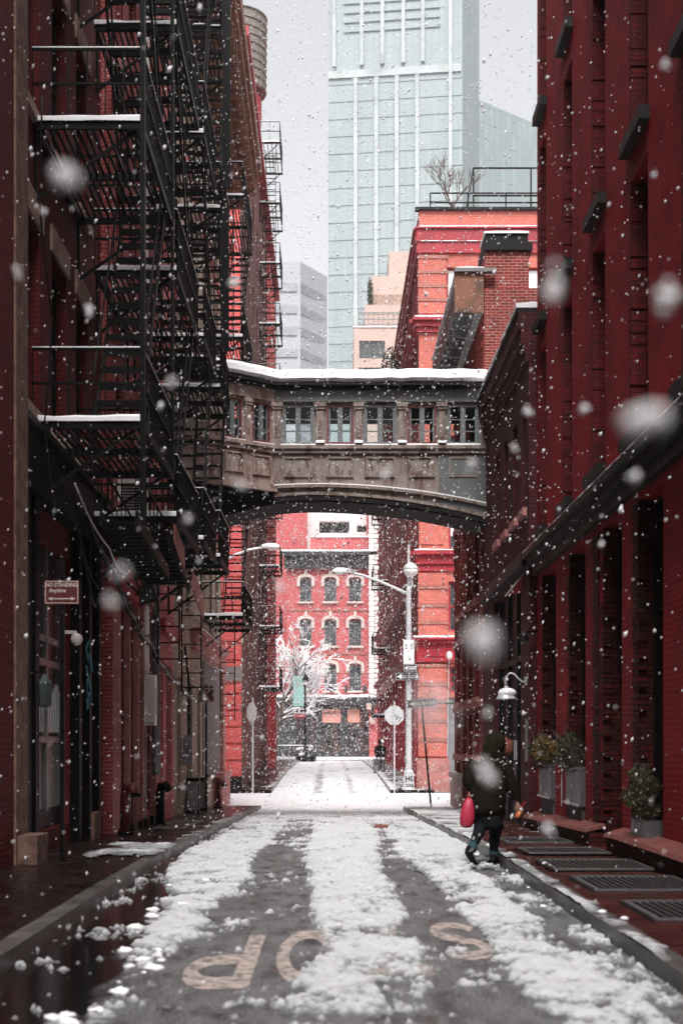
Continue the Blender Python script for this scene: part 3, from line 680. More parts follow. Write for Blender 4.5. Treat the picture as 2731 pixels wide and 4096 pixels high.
# coral corner building across the street, right
YC = 60.0; X5 = 3.7
zf = lambda y: 1.55+(1706-y)/54.45
F5 = FF(YC)
ops5 = [(4.95,7.0,zf(1450),zf(1335),1,2),(4.95,7.0,zf(1262),zf(1188),1,2),(4.95,7.0,zf(1110),zf(1000),1,2),(4.95,7.0,zf(930),zf(800),1,2),(4.85,6.75,zf(716),zf(614),1,2),(5.0,7.0,zf(1590),zf(1530),2,3),(4.9,5.75,-.5,zf(1602),1,1),(8.2,10.4,zf(716),zf(614),1,2),(8.2,10.4,zf(930),zf(800),1,2)]
r5 = thing('corner_building', (8,65,-.4), 'coral brick corner building with crimson cornices and banded corner pier across the street', 'building')
mb = MB(); facade(mb, F5, X5, 19, -1.2, 24, ops5, .25); mb.fbox(F5,X5+.25,19,-52,-.25,-1.2,24)
mb.build('wall', M['coral_brick'], r5)
for k,o in enumerate(ops5):
    if k == 6:
        MB().fbox(F5,o[0],o[1],-.24,-.1,o[2],o[3]).build('door', M['slate_grey_panel'], r5); continue
    w = window(r5,F5,o[0],o[1],o[2],o[3],-.15,M['crimson_paint'],M['grey_glass'],o[4],o[5],.09)
    if k in (4,1,7): MB().fbox(F5,o[0]+.1,o[1]-.1,-.165,-.155,(o[2]+o[3])/2-.1 if k != 4 else o[2]+.75,o[3]-.06).build('window_shade', M['window_shade'], w)
    if k in (0,3,4): 
        lv = MB()
        for i in range(5): lv.fbox(F5,o[0],o[1],-.1,-.06,o[2]-.5+i*.1,o[2]-.45+i*.1)
        lv.build('louvre', M['black_paint'], r5)
bd = MB(); sn = []
for a,b in ((1805,1740),):
    MB().fbox(F5,X5-.1,X5+1.28,.002,.14,-1.2,zf(1742)).build('pier_base', M['pink_stone'], r5)
for y in (1700,1657,1612,1572,1530,1500, 1431,1392,1350, 690,658,626,592):
    bd.fbox(F5,X5-.06,X5+1.22,.002,.10,zf(y)-.06,zf(y)+.08)
each(bd, 1, 'pier_band', M['cap_stone'], r5)
pb = MB()
ed = [1742,1700,1657,1612,1572,1530]; 
for a,b in list(zip(ed[:-1],ed[1:]))+[(1465,1431),(1431,1392),(1392,1350),(1350,1312),(725,690),(690,658),(658,626),(626,592)]:
    pb.fbox(F5,X5-.03,X5+1.15,.001,.07,zf(a)+.09,zf(b)-.07)
pb.fbox(F5,X5+.05,X5+1.05,.001,.07,zf(1250),zf(880)); each(pb, 1, 'pier_panel', M['coral_brick'], r5)
cr = MB()
def cband(ya, yb, out): 
    cr.fbox(F5,X5-out*.7,19,.003,out,zf(ya),zf(yb))
    cr.box(X5-out,X5+.24,60.01,111,zf(ya),zf(yb))
for a,b,o_ in ((1520,1478,.14),(1478,1470,.3),(1470,1465,.42),(1312,1296,.1),(1296,1275,.2),(1275,1266,.38),(764,752,.12),(752,740,.25),(740,733,.4),(582,556,.1),(556,528,.16),(528,524,.24)): cband(a,b,o_)
cr.build('crimson_cornice', M['crimson_paint'], r5)
fp = MB(); a0 = X5+.2; 
for (u0,u1,z0,z1) in ((a0,a0+1.05,zf(1508),zf(1506)),(a0,a0+1.05,zf(1488),zf(1486)),(a0,a0+.04,zf(1508),zf(1486)),(a0+1.01,a0+1.05,zf(1508),zf(1486))): fp.fbox(F5,u0,u1,.14,.17,z0,z1)
fp.build('fascia_moulding', M['crimson_paint'], r5)
snowcap(r5,F5,X5-.25,19,0,.42,zf(1465),.09,1); snowcap(r5,F5,X5-.2,19,0,.38,zf(1266),.07,2); snowcap(r5,F5,X5-.2,19,0,.4,zf(733),.08,3); snowcap(r5,F5,X5,19,0,.24,zf(524),.05,4); snowcap(r5,F5,X5,19,0,.16,zf(556)+.0,.03,4)
MB().fbox(F5,X5-.15,19,-.2,.12,24.0,24.12).build('coping', M['black_paint'], r5)
# side wall along the street: brown brick with many narrow windows
G5 = RF(X5); sops = []
for i in range(13):
    y = 61.6+i*3.7
    for (a,b) in ((1.0,3.6),(6.2,8.3),(10.3,12.6),(13.6,15.8),(16.8,18.6),(20.1,22.2)): sops.append((y,y+1.5,a,b))
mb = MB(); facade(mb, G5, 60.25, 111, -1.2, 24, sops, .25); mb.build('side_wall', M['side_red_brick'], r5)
for i,o in enumerate(sops): window(r5,G5,o[0],o[1],o[2],o[3],-.1,M['crimson_paint'] if i%3 else M['black_paint'],M['dark_glass'],1,2,.1)
sc = MB()
for i in range(14): sc.box(X5-.12,X5+.01,60.9+i*3.7,61.4+i*3.7,-.9,5.2)
each(sc, 1, 'side_pilaster', M['crimson_paint'], r5)
# roof railing and bare tree
rr = thing('roof_railing', (8,60.4,24), 'black metal railing on the roof edge of coral building', 'railing')
m1 = MB()
for z in (24.45,24.85): m1.bar((4.2,60.3,z),(19,60.3,z),.05)
for i in range(10): m1.bar((4.2+i*1.6,60.3,24.1),(4.2+i*1.6,60.3,24.85),.05)
for z in (25.4,26.6): m1.bar((6.2,62,z),(19,62,z),.06)
for x in (6.2,8.7,11.5,14.5,17.5): m1.bar((x,62,24),(x,62,26.6),.06)
m1.bar((5.7,60.4,24),(6.2,62,26.6),.05); m1.build('bars', M['black_iron'], rr)
MB().box(6.2,19,62.1,70,24.0,24.6).build('roof_box', M['orange_brick'], r5)
def branchy(mb, p, d, L, r, depth, q, snow=None, spread=.6, up=.12, k=3):
    pts = [Vector(p)]; dd = Vector(d).normalized()
    for i in range(4):
        dd = (dd+Vector((q.gauss(0,.13),q.gauss(0,.13),q.gauss(0,.1)+up*.3))).normalized(); pts.append(pts[-1]+dd*L/4)
    rr_ = [r*(1-.11*i) for i in range(5)]
    mb.tube(pts, rr_, 4 if depth < 3 else 6, cap=False)
    if snow is not None: snow.tube([x+Vector((0,0,r*.9+.012)) for x in pts], [max(.034,x*.9) for x in rr_], 4, cap=False)
    if depth == 0: return
    for i in range(k if depth > 1 else k+1):
        b = pts[q.randint(2,4)]; s = Vector((q.gauss(0,1),q.gauss(0,1),q.gauss(0,.7))).normalized()
        branchy(mb, b, (dd+s*spread*1.4).normalized(), L*q.uniform(.6,.8), r*.58, depth-1, q, snow, spread, up, k)
t = thing('bare_tree', (5.2,61,24.0), 'bare leafless tree in roof garden above the coral building', 'tree')
q = random.Random(4); tr = MB(); tr.tube([(5.2,61,24),(5.2,61,24.7)],.05); tr.build('trunk', M['twig'], t)
cr_ = MB()
for i in range(6): branchy(cr_,(5.2,61,24.5),(q.uniform(-1,1),q.uniform(-.5,.5),1),1.0,.03,3,q,None,.5,.5)
cr_.build('crown', M['twig'], t)
t = thing('bare_shrub', (10.5,63,24.6), 'thin bare shrub on roof behind the railing at right', 'shrub')
cr_ = MB()
for i in range(6): branchy(cr_,(9.5+i*.4,63,24.5),(q.uniform(-1,1),q.uniform(-.5,.5),1),.7,.02,2,q,None,.6,.5)
cr_.build('crown', M['twig'], t)
# evergreen shrubs hanging over the far roof edge
for k,(y,z) in enumerate(((78,22.0),(84,20.5))):
    t = thing('evergreen_shrub', (3.4,y,z), ('upper','lower')[k]+' dark evergreen sprig at the roof edge of coral building', 'shrub')
    leaves('foliage', M['leaf_green'], t, (3.25,y,z), (.5,.8,1.3), 500, .10, k)
    MB().tube([(3.6,y,z-1),(3.3,y,z+.6)],.04).build('stem', M['twig'], t)

# ------------------------------------------------------------------ LEFT SIDE
XL = -3.7
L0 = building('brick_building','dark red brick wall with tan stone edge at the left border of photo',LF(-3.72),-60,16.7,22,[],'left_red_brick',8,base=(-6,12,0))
q_ = MB(); q_.fbox(LF(-3.72),16.7,17.35,-.5,.03,-1,22); q_.build('corner_stone', M['weathered_stone'], L0)
MB().fbox(LF(-3.72),16.78,17.42,-.1,.26,g(17),.45).build('corner_block', M['weathered_stone'], L0)
XA = -3.9; FA = LF(XA)
opsA = []
for u in (18.0,19.9,21.8):
    for z in (5.9,9.8,13.7,17.6): opsA.append((u,u+1.05,z,z+2.5))
LA = building('brick_building','dark red brick building with tan lintels behind the nearest fire escape',FA,17.4,24.1,21,opsA+[(18.5,21.2,.35,4.3,1,1,0)],'left_red_brick',8,rev=.25,win=False,base=(-7,21,g(21)))
for o in opsA:
    window(LA,FA,o[0],o[1],o[2],o[3],-.14,M['black_paint'],M['dark_glass'],1,2)
    MB().fbox(FA,o[0]-.15,o[1]+.15,.001,.04,o[3]+.002,o[3]+.36).build('lintel', M['tan_stone'], LA)
    MB().fbox(FA,o[0]-.08,o[1]+.08,-.2,.08,o[2]-.14,o[2]+.004).build('sill', M['tan_stone'], LA)
fb_ = MB(); fb_.fbox(FA,17.45,24.05,.004,.12,5.12,5.55); fb_.fbox(FA,17.45,24.05,.004,.2,5.55,5.64); fb_.build('shop_fascia', M['black_paint'], LA)  # black band added to darken the wall under the nearest escape
# loading door
d = MB(); dF = FA
d.fbox(dF,18.52,21.18,-.24,-.12,.36,.62)
d1 = d.build('loading_door', M['black_paint'], LA)
fr = MB()
for u in (18.55,19.85,21.1): fr.fbox(dF,u-.05,u+.05,-.12,-.05,.6,4.28)
for z in (1.55,2.62,2.95): fr.fbox(dF,18.52,21.18,-.115,-.055,z,z+.09)
fr.build('frame', M['grey_metal'], d1)
MB().fbox(dF,18.62,21.03,-.14,-.10,.63,1.54).build('lower_panel', M['grey_metal'], d1)
MB().fbox(dF,18.62,21.03,-.14,-.11,1.66,4.25).build('pane', M['shop_glass'], d1)
pz = MB(); q = random.Random(2)
for i in range(18): u = 18.75+i*.125; pz.bar(dF.p(u,-.095,1.7),dF.p(u+.06,-.095,2.3+q.uniform(-.1,.1)),.012)
pz.build('etched_scratches', M['galvanised'], d1)
ir = MB()
for u in (17.75,18.25,21.4,22.3,23.2): ir.fbox(FA,u-.11,u+.11,.002,.14,-.6,4.7)
each(ir, 1, 'cast_iron_pier', M['black_iron'], LA); MB().fbox(FA,17.4,24.1,.003,.22,4.7,5.1).build('ledge', M['black_iron'], LA)
for u in (22.6,):
    MB().fbox(FA,u-.3,u+.3,-.1,.2,-.6,.45).build('stone_block', M['weathered_stone'], LA)
gt = MB(); q = random.Random(9)
for k in range(5):
    c0 = (22.0+q.uniform(0,.25), 2.2+k*.2)
    gt.tube([FA.p(c0[0]+.18*math.cos(t*.7+k),.145,c0[1]+.14*math.sin(t*.9)) for t in range(8)],.012,4)
gt.build('graffiti', M['graffiti_teal'], LA)
# pinkish building with pipes
FB = LF(-3.7)
opsB = []
for u in (24.5,26.1,28.1):
    for z in (5.7,9.5,13.3,17.1): opsB.append((u,u+.8,z,z+2.2))
grd = [(24.35,25.3,-.5,4.0),(25.5,26.45,-.5,4.0),(26.65,27.1,-.5,3.9),(28.5,29.0,.2,3.6)]
LB = building('brick_building','pink brick building with white downspout on the left side of street',FB,24.12,30.0,21,opsB+[(a,b,c,d_,1,3,0) for a,b,c,d_ in grd],'pink_brick',8,rev=.25,win=True,base=(-7,27,g(27)),sill='pink_stone')
fb_ = MB(); fb_.fbox(FB,24.2,29.9,.003,.10,4.71,5.45); fb_.build('shop_fascia', M['black_paint'], LB)  # black band added to darken the wall above the ledge
for (a,b) in ((25.3,25.5),(26.45,26.65),(27.1,28.5),(29.0,29.9)): MB().fbox(FB,a+.005,b-.005,.001,.012,-.7,4.1).build('shopfront_panel', M['black_paint'] if b < 28.6 else M['left_red_brick'], LB)  # panels added to darken the ground floor between the openings
col_ = MB()
for u in (24.2,25.4,26.55,27.2): col_.fbox(FB,u-.06,u+.06,.002,.12,-.7,4.1)
each(col_, 1, 'iron_column', M['pink_stone'], LB)
l = MB(); l.fbox(FB,24.15,30,.002,.16,4.15,4.35); l.fbox(FB,24.15,30,.003,.08,4.35,4.7); l.build('ledge', M['crimson_paint'], LB)
bs = MB()
for u in (24.2,25.4,26.55,27.2,28.3,29.3): bs.fbox(FB,u-.14,u+.14,.12,.2,-.7,.1)
each(bs, 1, 'column_base', M['black_iron'], LB)
def pipe(nm, y, n, z0, z1, r_, mat, lab, F_):
    t = thing(nm, F_.p(y,n,z0), lab, 'pipe', 'downspouts on the left facades')
    MB().tube([F_.p(y,n,z0),F_.p(y,n,z1)],r_,10).build('tube', mat, t)
    c_ = MB(); z = z0+.4
    while z < z1: c_.tube([F_.p(y,n,z),F_.p(y,n,z+.07)],r_*1.18,10); c_.bar(F_.p(y,n,z+.03),F_.p(y,0,z+.03),.02); z += 2.4
    c_.build('clamp', mat, t)
pipe('downspout', 27.35,.14,2.6,20.5,.075,M['white_pipe'],'white vertical downspout on the pink building at left',FB)
pipe('downspout', 28.5,.2,.9,6.0,.085,M['grey_metal'],'grey rectangular downspout right beside the white one',FB)
t = thing('meter_box', FB.p(27.3,.2,1.8), 'pale rounded meter box at the foot of the white downspout', 'meter box')
MB().prism(FR(-3.56,27.1,0,1,1,0),[(0,1.95),(.06,1.88),(.38,1.88),(.44,1.95),(.44,2.75),(.38,2.85),(.06,2.85),(0,2.75)],0,.2).build('case', M['white_pipe'], t)
MB().fbox(FB,27.2,27.45,.34,.355,2.1,2.6).build('cover', M['pale_stone'], t)
# bright pink narrow building and beige building up to the bridge
FCc = LF(-3.68)
LC = building('brick_building','narrow bright pink brick building squeezed before the beige one on the left',FCc,30.02,33.2,20.9,[(30.7,31.6,z,z+2.2) for z in (5.4,9.2,13,16.8)]+[(31.9,32.7,z,z+2.2) for z in (5.4,9.2,13,16.8)]+[(30.5,31.2,-.4,3.3,1,2,0),(31.8,32.9,.5,3.3,1,2,0)],'bright_pink_brick',8,base=(-7,31.5,g(31)),sill='pink_stone')
MB().fbox(FCc,30.02,33.2,.002,.2,3.9,4.2).build('ledge', M['crimson_paint'], LC)
opsD = []
for i in range(6):
    u = 34.0+i*2.3
    for z in (5.0,9.0,13.0,16.9): opsD.append((u,u+1.15,z,z+2.7))
gD = [(34.2,35.0,-.5,3.0,1,1,0),(36.6,38.0,.4,3.1,1,2,0),(39.4,40.3,-.5,3.1,1,1,0),(42.6,43.4,.5,3.2,1,2,0),(45.4,46.2,.5,3.2,1,2,0)]
LD = building('beige_building','beige building with tall windows, red lintel bands and dark bracketed cornice on the left',FB,33.22,47.9,19.9,opsD+gD,'beige_brick',9,base=(-8,40,g(40)),sill='tan_stone',fmat='black_paint',pmat='dark_glass')
bn = MB()
for z in (7.75,11.75,15.75,19.65): bn.fbox(FB,33.22,47.9,.002,.05,z,z+.25)
each(bn, 1, 'lintel_band', M['tan_stone'], LD)
rb = MB()
for z in (8.1,12.1,16.1): rb.fbox(FB,33.22,47.9,.002,.09,z,z+.22)
each(rb, 1, 'red_band', M['crimson_paint'], LD)
gr = MB(); gr.fbox(FB,41.0,47.95,.002,.03,.6,3.9); gg = gr.build('rendered_wall', M['grey_render'], LD)
lc = MB(); lc.fbox(FB,37.5,48.1,.03,.28,4.45,4.6); lc.fbox(FB,37.5,48.0,.003,.16,4.0,4.45); lc.build('shop_cornice', M['pink_stone'], LD)
snowcap(LD,FB,38,48.1,.03,.28,4.6,.03,6)
pb_ = MB(); pb_.fbox(FB,44.5,48.1,.002,.3,-.8,.45); pb_.fbox(FB,44.4,48.16,.002,.36,.45,.6); pb_.fbox(FB,47.2,48.1,.03,.14,.6,4.0); pb_.build('plinth', M['pink_stone'], LD)
ti = MB(); ti.fbox(FB,33.4,36.4,.002,.06,-.8,3.9); 
c = MB(); zt = 19.9
for (n,a,b) in ((.15,19.2,19.5),(.3,19.5,19.9),(1.25,20.5,20.8),(1.35,20.8,21.3)): c.fbox(FB,33.2,47.95+n*.3,-.1,n,a,b)
c.fbox(FB,33.2,48.0,-.1,.5,19.9,20.5)
k = 33.5
while k < 48: c.fbox(FB,k-.12,k+.12,.5,1.15,20.0,20.5); c.fbox(FB,k-.1,k+.1,.3,.75,19.55,20.0); k += .72
c.build('cornice', M['copper_rust'], LD)
# left corner building across the street
F6 = FF(58.0)
L6 = thing('corner_building', (-8,65,-.4), 'tall coral-red brick corner building across the street on the left', 'building')
mb = MB(); o6 = [(-7.6,-5.2,z,z+2.2) for z in (5.5,9.4,13.3,17.2,21.1,25)]
facade(mb,F6,-16,-3.7,-1.2,30.8,o6,.25); mb.fbox(F6,-16,-3.95,-35,-.25,-1.2,30.8); mb.build('wall', M['coral_red_brick'], L6)
for o in o6: window(L6,F6,o[0],o[1],o[2],o[3],-.1,M['black_paint'],M['grey_glass'],2,2,.08)
G6 = LF(-3.7); s6 = []
for i in range(9):
    y = 60+i*3.6
    for z in (5.5,9.4,13.3,17.2,21.1,25): s6.append((y,y+1.3,z,z+2.2))
    s6.append((y,y+1.6,.4,3.2))
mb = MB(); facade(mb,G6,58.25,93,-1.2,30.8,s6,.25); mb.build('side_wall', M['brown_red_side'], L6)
for o in s6: window(L6,G6,o[0],o[1],o[2],o[3],-.1,M['black_paint'],M['dark_glass'],1,2,.08)
MB().fbox(G6,82,93,.002,.06,-1,30).build('red_bay', M['coral_red_brick'], L6)
MB().fbox(G6,84,86.5,.06,.4,-1,4.8).build('red_shopfront', M['crimson_paint'], L6)
rb = MB(); z = 3.9
zf6 = lambda y: 1.55+(1706-y)/56.3
rr_ = MB(); z = .2
while z < 14: rr_.fbox(F6,-5.0,-3.64,.001,.055,z,z+.58); z += .68
rr_.build('banded_pier', M['coral_red_brick'], L6)
MB().fbox(F6,-5.1,-3.6,.002,.09,4.05,4.65).build('pier_band', M['grey_render'], L6)
MB().fbox(F6,-5.1,-3.62,.002,.10,-1,.15).build('pier_base', M['black_paint'], L6)
c = MB(); c.fbox(G6,58,93,.002,.35,30.4,30.8); c.build('cornice', M['crimson_paint'], L6)
# water tower
w = thing('water_tower', (-5.1,76,30.8), 'round wooden water tank on the roof at upper left', 'water tower')
MB().lathe((-5.1,76,36.2),[(1.62,0),(1.66,3.9)],28).build('tank', M['wood_tank'], w)
h = MB()
for i in range(9): h.lathe((-5.1,76,36.25+i*.42),[(1.655+.0012*i*4,0),(1.67+.0012*i*4,.02),(1.655+.0012*i*4,.04)],28)
h.build('hoop', M['grey_metal'], w)
MB().lathe((-5.1,76,40.1),[(1.72,0),(1.72,.06),(.05,.8)],28).build('tank_roof', M['grey_metal'], w)
l = MB()
for a in range(4): l.bar((-5.1+1.2*math.cos(a*1.57+.8),76+1.2*math.sin(a*1.57+.8),30.8),(-5.1+1.2*math.cos(a*1.57+.8),76+1.2*math.sin(a*1.57+.8),36.2),.16)
for a in range(4):
    p_ = lambda a,z: (-5.1+1.2*math.cos(a*1.57+.8),76+1.2*math.sin(a*1.57+.8),z)
    l.bar(p_(a,31.5),p_(a+1,35.5),.06); l.bar(p_(a+1,31.5),p_(a,35.5),.06)
l.build('stand', M['standpipe_red'], w)
MB().lathe((-5.1,76,32.2),[(1.0,0),(1.25,1.2),(1.4,2.6),(1.4,3.7)],20).build('lower_drum', M['crimson_paint'], w)
# ------------------------------------------------------------------ SKY BRIDGE
br = thing('sky_bridge', (1.2,34.8,6), 'enclosed iron skybridge with snowy roof and row of windows arching over the street', 'bridge')
YB = 33.8
FBm = FF(YB)
kx, ky = -1.35, YB
FW = FR(kx, ky, -.794, -.608, .608*-1, -.794)   # wing: u runs left and towards the camera
# outward normal of the wing faces the camera and left of it
FW.n = (.608, -.794)
FBb = FR(0, 35.7, 1, 0, 0, 1)                     # back side of the main span
FWb = FR(kx-1.0, ky+1.9, -.794, -.608, -.608, .794)
wins = [(-1.15,-.41),(-.10,.53),(.78,1.55),(1.82,2.5),(2.76,3.5)]
wwin = [(.12,.63),(.93,1.42)]
zs0, zs1 = 8.66, 9.57
def wallpart(F_, u0, u1, ops, mat, lab, front=True, zb=7.55):
    mb = MB(); facade(mb, F_, u0, u1, zb, 9.66, [(a,b,zs0,zs1) for a,b in ops], .14)
    # inner skin
    inn = FR(F_.p(0,-.141,0)[0], F_.p(0,-.141,0)[1], F_.u[0],F_.u[1],F_.n[0],F_.n[1])
    facade(mb, inn, u0, u1, zb, 9.66, [(a,b,zs0,zs1) for a,b in ops], .005)
    return mb.build(lab, mat, br)
wallpart(FBm, kx, 3.68, wins, M['bridge_paint'], 'wall', zb=6.6 if False else 7.45)
wallpart(FW, 0, 2.95, wwin, M['bridge_pale'], 'wing_wall')
wallpart(FBb, -2.35, 3.68, wins, M['bridge_paint'], 'back_wall')
wallpart(FWb, 0, 2.2, [], M['bridge_pale'], 'wing_back_wall')
def casement(F_, a, b, red):
    fm = M['sash_red'] if red else M['sash_grey']
    f = MB(); f.fbox(F_,a,a+.045,-.12,.01,zs0,zs1); f.fbox(F_,b-.045,b,-.12,.01,zs0,zs1); f.fbox(F_,a+.045,b-.045,-.12,.01,zs1-.04,zs1); f.fbox(F_,a+.045,b-.045,-.12,.012,zs0,zs0+.035)
    w = f.build('window', fm, br)
    s = MB(); m = (a+b)/2; s.fbox(F_,m-.06,m+.06,-.09,-.0,zs0+.036,zs1-.041)
    for z in (zs0+.30,zs0+.58): s.fbox(F_,a+.046,m-.061,-.07,-.04,z-.013,z+.013); s.fbox(F_,m+.061,b-.046,-.07,-.04,z-.013,z+.013)
    for (c_,d_) in ((a+.046,a+.085),(b-.085,b-.046)): s.fbox(F_,c_,d_,-.08,-.03,zs0+.036,zs1-.041)
    s.build('sash', M['sash_grey'], w)
    MB().fbox(F_,a+.05,b-.05,-.062,-.056,zs0+.04,zs1-.045).build('pane', M['clear_glass'], w)
for k,(a,b) in enumerate(wins): casement(FBm,a,b,k in (1,3)); window(br,FBb,a,b,zs0,zs1,-.03,M['sash_grey'],M['clear_glass'],1,1,.03)
for a,b in wwin: casement(FW,a,b,True)
# pilasters, sills, panels
def trim(F_, gaps, panels, mat, pmat, u0, u1):
    p = MB()
    for (a,b) in gaps:
        m = (a+b)/2; w = (b-a)/2*.62; p.fbox(F_,m-w,m+w,.001,.07,8.72,9.46); p.fbox(F_,m-w-.03,m+w+.03,.001,.10,9.46,9.52); p.fbox(F_,m-w-.05,m+w+.05,.001,.12,9.521,9.62); p.fbox(F_,m-w-.04,m+w+.04,.001,.10,8.60,8.72)
        p.fbox(F_,m-w*.55,m+w*.55,.07,.085,8.8,9.4)
    each(p, 5, 'pilaster', mat, br)
    s = MB(); s.fbox(F_,u0,u1,.002,.13,8.52,8.60); s.fbox(F_,u0,u1,.003,.08,8.42,8.52); s.build('sill', mat, br)
    for (a,b) in panels:
        q = MB(); z0,z1 = 7.86,8.34
        if pmat == 'x': pass
        for (c_,d_,e,f_) in ((a,b,z0,z0+.04),(a,b,z1-.04,z1),(a,a+.04,z0+.04,z1-.04),(b-.04,b,z0+.04,z1-.04)): q.fbox(F_,c_,d_,.001,.045,e,f_)
        w_ = q.build('panel_moulding', mat, br); MB().fbox(F_,a+.042,b-.042,.0015,.012,z0+.042,z1-.042).build('panel', M[pmat], w_)
gaps = [(-.41,-.10),(.53,.78),(1.55,1.82),(2.5,2.76),(3.5,3.68),(-1.35,-1.15)]
trim(FBm,gaps,[(-1.12,-.42),(-.10,.53),(.80,1.52),(1.84,2.46),(2.8,3.46)],M['bridge_paint'],'bridge_panel',kx,3.68)
trim(FW,[(.0,.12),(.66,.90),(1.45,1.65)],[(.12,.62),(.88,1.4),(1.7,2.2)],M['bridge_pale'],'bridge_pale',0,2.95)
sp = MB(); sp.fbox(FBm,2.56,3.66,.012,.022,7.0,8.38); sp.build('steel_patch', M['bridge_steel'], br)
for (a,b) in wins: snowcap(br,FBm,a-.04,b+.04,.01,.12,8.602,.045,int(a*10))
for (a,b) in gaps[:4]: snowcap(br,FBm,(a+b)/2-.1,(a+b)/2+.1,.05,.15,8.66,.06,int(a*10))
for (a,b) in wwin: snowcap(br,FW,a-.04,b+.04,.01,.12,8.602,.03,int(a*10))
# arch: wall field down to the curve, mouldings and soffit
def zarch(x): return 7.33-(.031 if x > -.5 else .085)*(x+.5)**2
def zmol(x): return 7.66-(.029 if x > -.3 else .03)*(x+.3)**2
N = 40; xs = [kx+(3.68-kx)*i/N for i in range(N+1)]
def arcband(F_, f0, f1, n0, n1, name, mat, xs=xs):
    m = MB(); vs = []
    for x in xs: vs += [F_.p(x,n0,f0(x)),F_.p(x,n1,f0(x)),F_.p(x,n1,f1(x)),F_.p(x,n0,f1(x))]
    fs = []
    for i in range(len(xs)-1):
        for j in range(4): a = i*4+j; b = i*4+(j+1)%4; fs.append((a,a+4,b+4,b))
    fs += [(0,1,2,3),((len(xs)-1)*4+3,(len(xs)-1)*4+2,(len(xs)-1)*4+1,(len(xs)-1)*4)]
    m.add(vs,fs); return m.build(name, mat, br)
arcband(FBm, lambda x: zarch(x)+.14, lambda x: max(7.46,zmol(x)), -.1, .004, 'spandrel', M['bridge_paint'])
arcband(FBm, lambda x: zmol(x)-.05, lambda x: zmol(x)+.02, .004, .10, 'arch_moulding', M['bridge_paint'])
arcband(FBm, lambda x: zmol(x)+.018, lambda x: zmol(x)+.045, .01, .10, 'moulding_snow', M['snow_white'])
arcband(FBm, lambda x: zarch(x)+.10, lambda x: zarch(x)+.17, .004, .08, 'arch_rib', M['bridge_paint'])
arcband(FBm, zarch, lambda x: zarch(x)+.06, -.1, .09, 'arch_rib', M['bridge_dark'])
arcband(FBm, lambda x: zarch(x)+.05, lambda x: zarch(x)+.15, -.1, .006, 'arch_web', M['bridge_paint'])
xs2 = [-3.7+7.38*i/N for i in range(N+1)]
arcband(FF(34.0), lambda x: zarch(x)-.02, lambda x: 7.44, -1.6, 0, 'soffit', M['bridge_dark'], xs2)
fl = MB(); fl.box(-3.7,3.68,34.1,35.6,7.45,7.6)
pl = [FW.p(0,-.15,0)[:2], FW.p(2.95,-.15,0)[:2], (-3.7,34.0), (-2.4,35.5), (-1.3,35.5)]
fl.foot(pl, 7.44, 7.59); fl.build('floor', M['bridge_dark'], br)
ws = MB(); ws.fbox(FW,-.02,2.95,.003,.12,7.50,7.58); ws.fbox(FW,-.02,2.95,.003,.07,7.58,7.66); ws.build('wing_moulding', M['bridge_pale'], br)
# entablature and roof
for F_,u0,u1,mt in ((FBm,kx-.0,3.68,'bridge_steel'),(FW,0,2.95,'bridge_pale'),(FBb,-2.35,3.68,'bridge_steel')):
    e = MB(); e.fbox(F_,u0,u1,-.16,.05,9.661,9.93); e.fbox(F_,u0,u1,-.16,.09,9.64,9.661); e.build('frieze', M[mt], br)
    e = MB(); e.fbox(F_,u0-.02,u1,-.2,.16,9.931,9.99); e.fbox(F_,u0-.02,u1,-.2,.26,9.991,10.05); e.build('gutter', M['bridge_dark'], br)
rf = MB(); rp = [FW.p(-.05,.2,0)[:2], FW.p(2.95,.2,0)[:2], (-3.7,34.3), (-2.6,36), (3.68,36), (3.68,33.6), ]
rp = [(3.68,33.62),FW.p(-.02,.15,0)[:2],FW.p(2.95,.2,0)[:2],(-3.9,34.4),(-2.5,35.95),(3.68,35.95)][::-1]
rf.foot(rp, 10.051, 10.09); rf.build('roof', M['bridge_dark'], br)
# thick roof snow, rounded edge
def offset(poly, d):
    c = Vector((sum(p[0] for p in poly)/len(poly), sum(p[1] for p in poly)/len(poly)))
    out = []
    for i in range(len(poly)):
        a = Vector(poly[i-1]); b = Vector(poly[i]); c_ = Vector(poly[(i+1)%len(poly)])
        n1 = Vector(((b-a).y,-(b-a).x)).normalized(); n2 = Vector(((c_-b).y,-(c_-b).x)).normalized(); m = (n1+n2)
        m = m/max(.3,m.dot(n1)); out.append((b.x-m.x*d, b.y-m.y*d))
    return out
def dense(poly, s=.25):
    o = []
    for i in range(len(poly)):
        a = Vector(poly[i]); b = Vector(poly[(i+1)%len(poly)]); k = max(1,int((b-a).length/s))
        for j in range(k): o.append(tuple(a+(b-a)*j/k))
    return o
area = sum(rp[i-1][0]*rp[i][1]-rp[i][0]*rp[i-1][1] for i in range(len(rp)))
sgn = 1 if area > 0 else -1
sm = MB(); rings = []; q = random.Random(77); base_ = dense(rp); nb = len(base_); jit = [q.uniform(-.015,.02) for _ in range(nb)]
for (d_,z) in ((-.05,10.09),(-.11,10.16),(-.09,10.30),(.04,10.40),(.3,10.44)):
    o_ = offset(rp, d_*sgn); od = []
    for i in range(len(rp)):
        a = Vector(o_[i]); b = Vector(o_[(i+1)%len(rp)]); k = max(1,int((Vector(rp[(i+1)%len(rp)])-Vector(rp[i])).length/.25))
        for j in range(k): od.append(tuple(a+(b-a)*j/k))
    rings.append([(x+0*jit[i], y+jit[i]*.8, z+jit[i]*(1.2 if z > 10.2 else .9)) for i,(x,y) in enumerate(od)])
sm.add([p for r_ in rings for p in r_], [(k*nb+i,k*nb+(i+1)%nb,(k+1)*nb+(i+1)%nb,(k+1)*nb+i) for k in range(4) for i in range(nb)]+[tuple(4*nb+i for i in range(nb))])
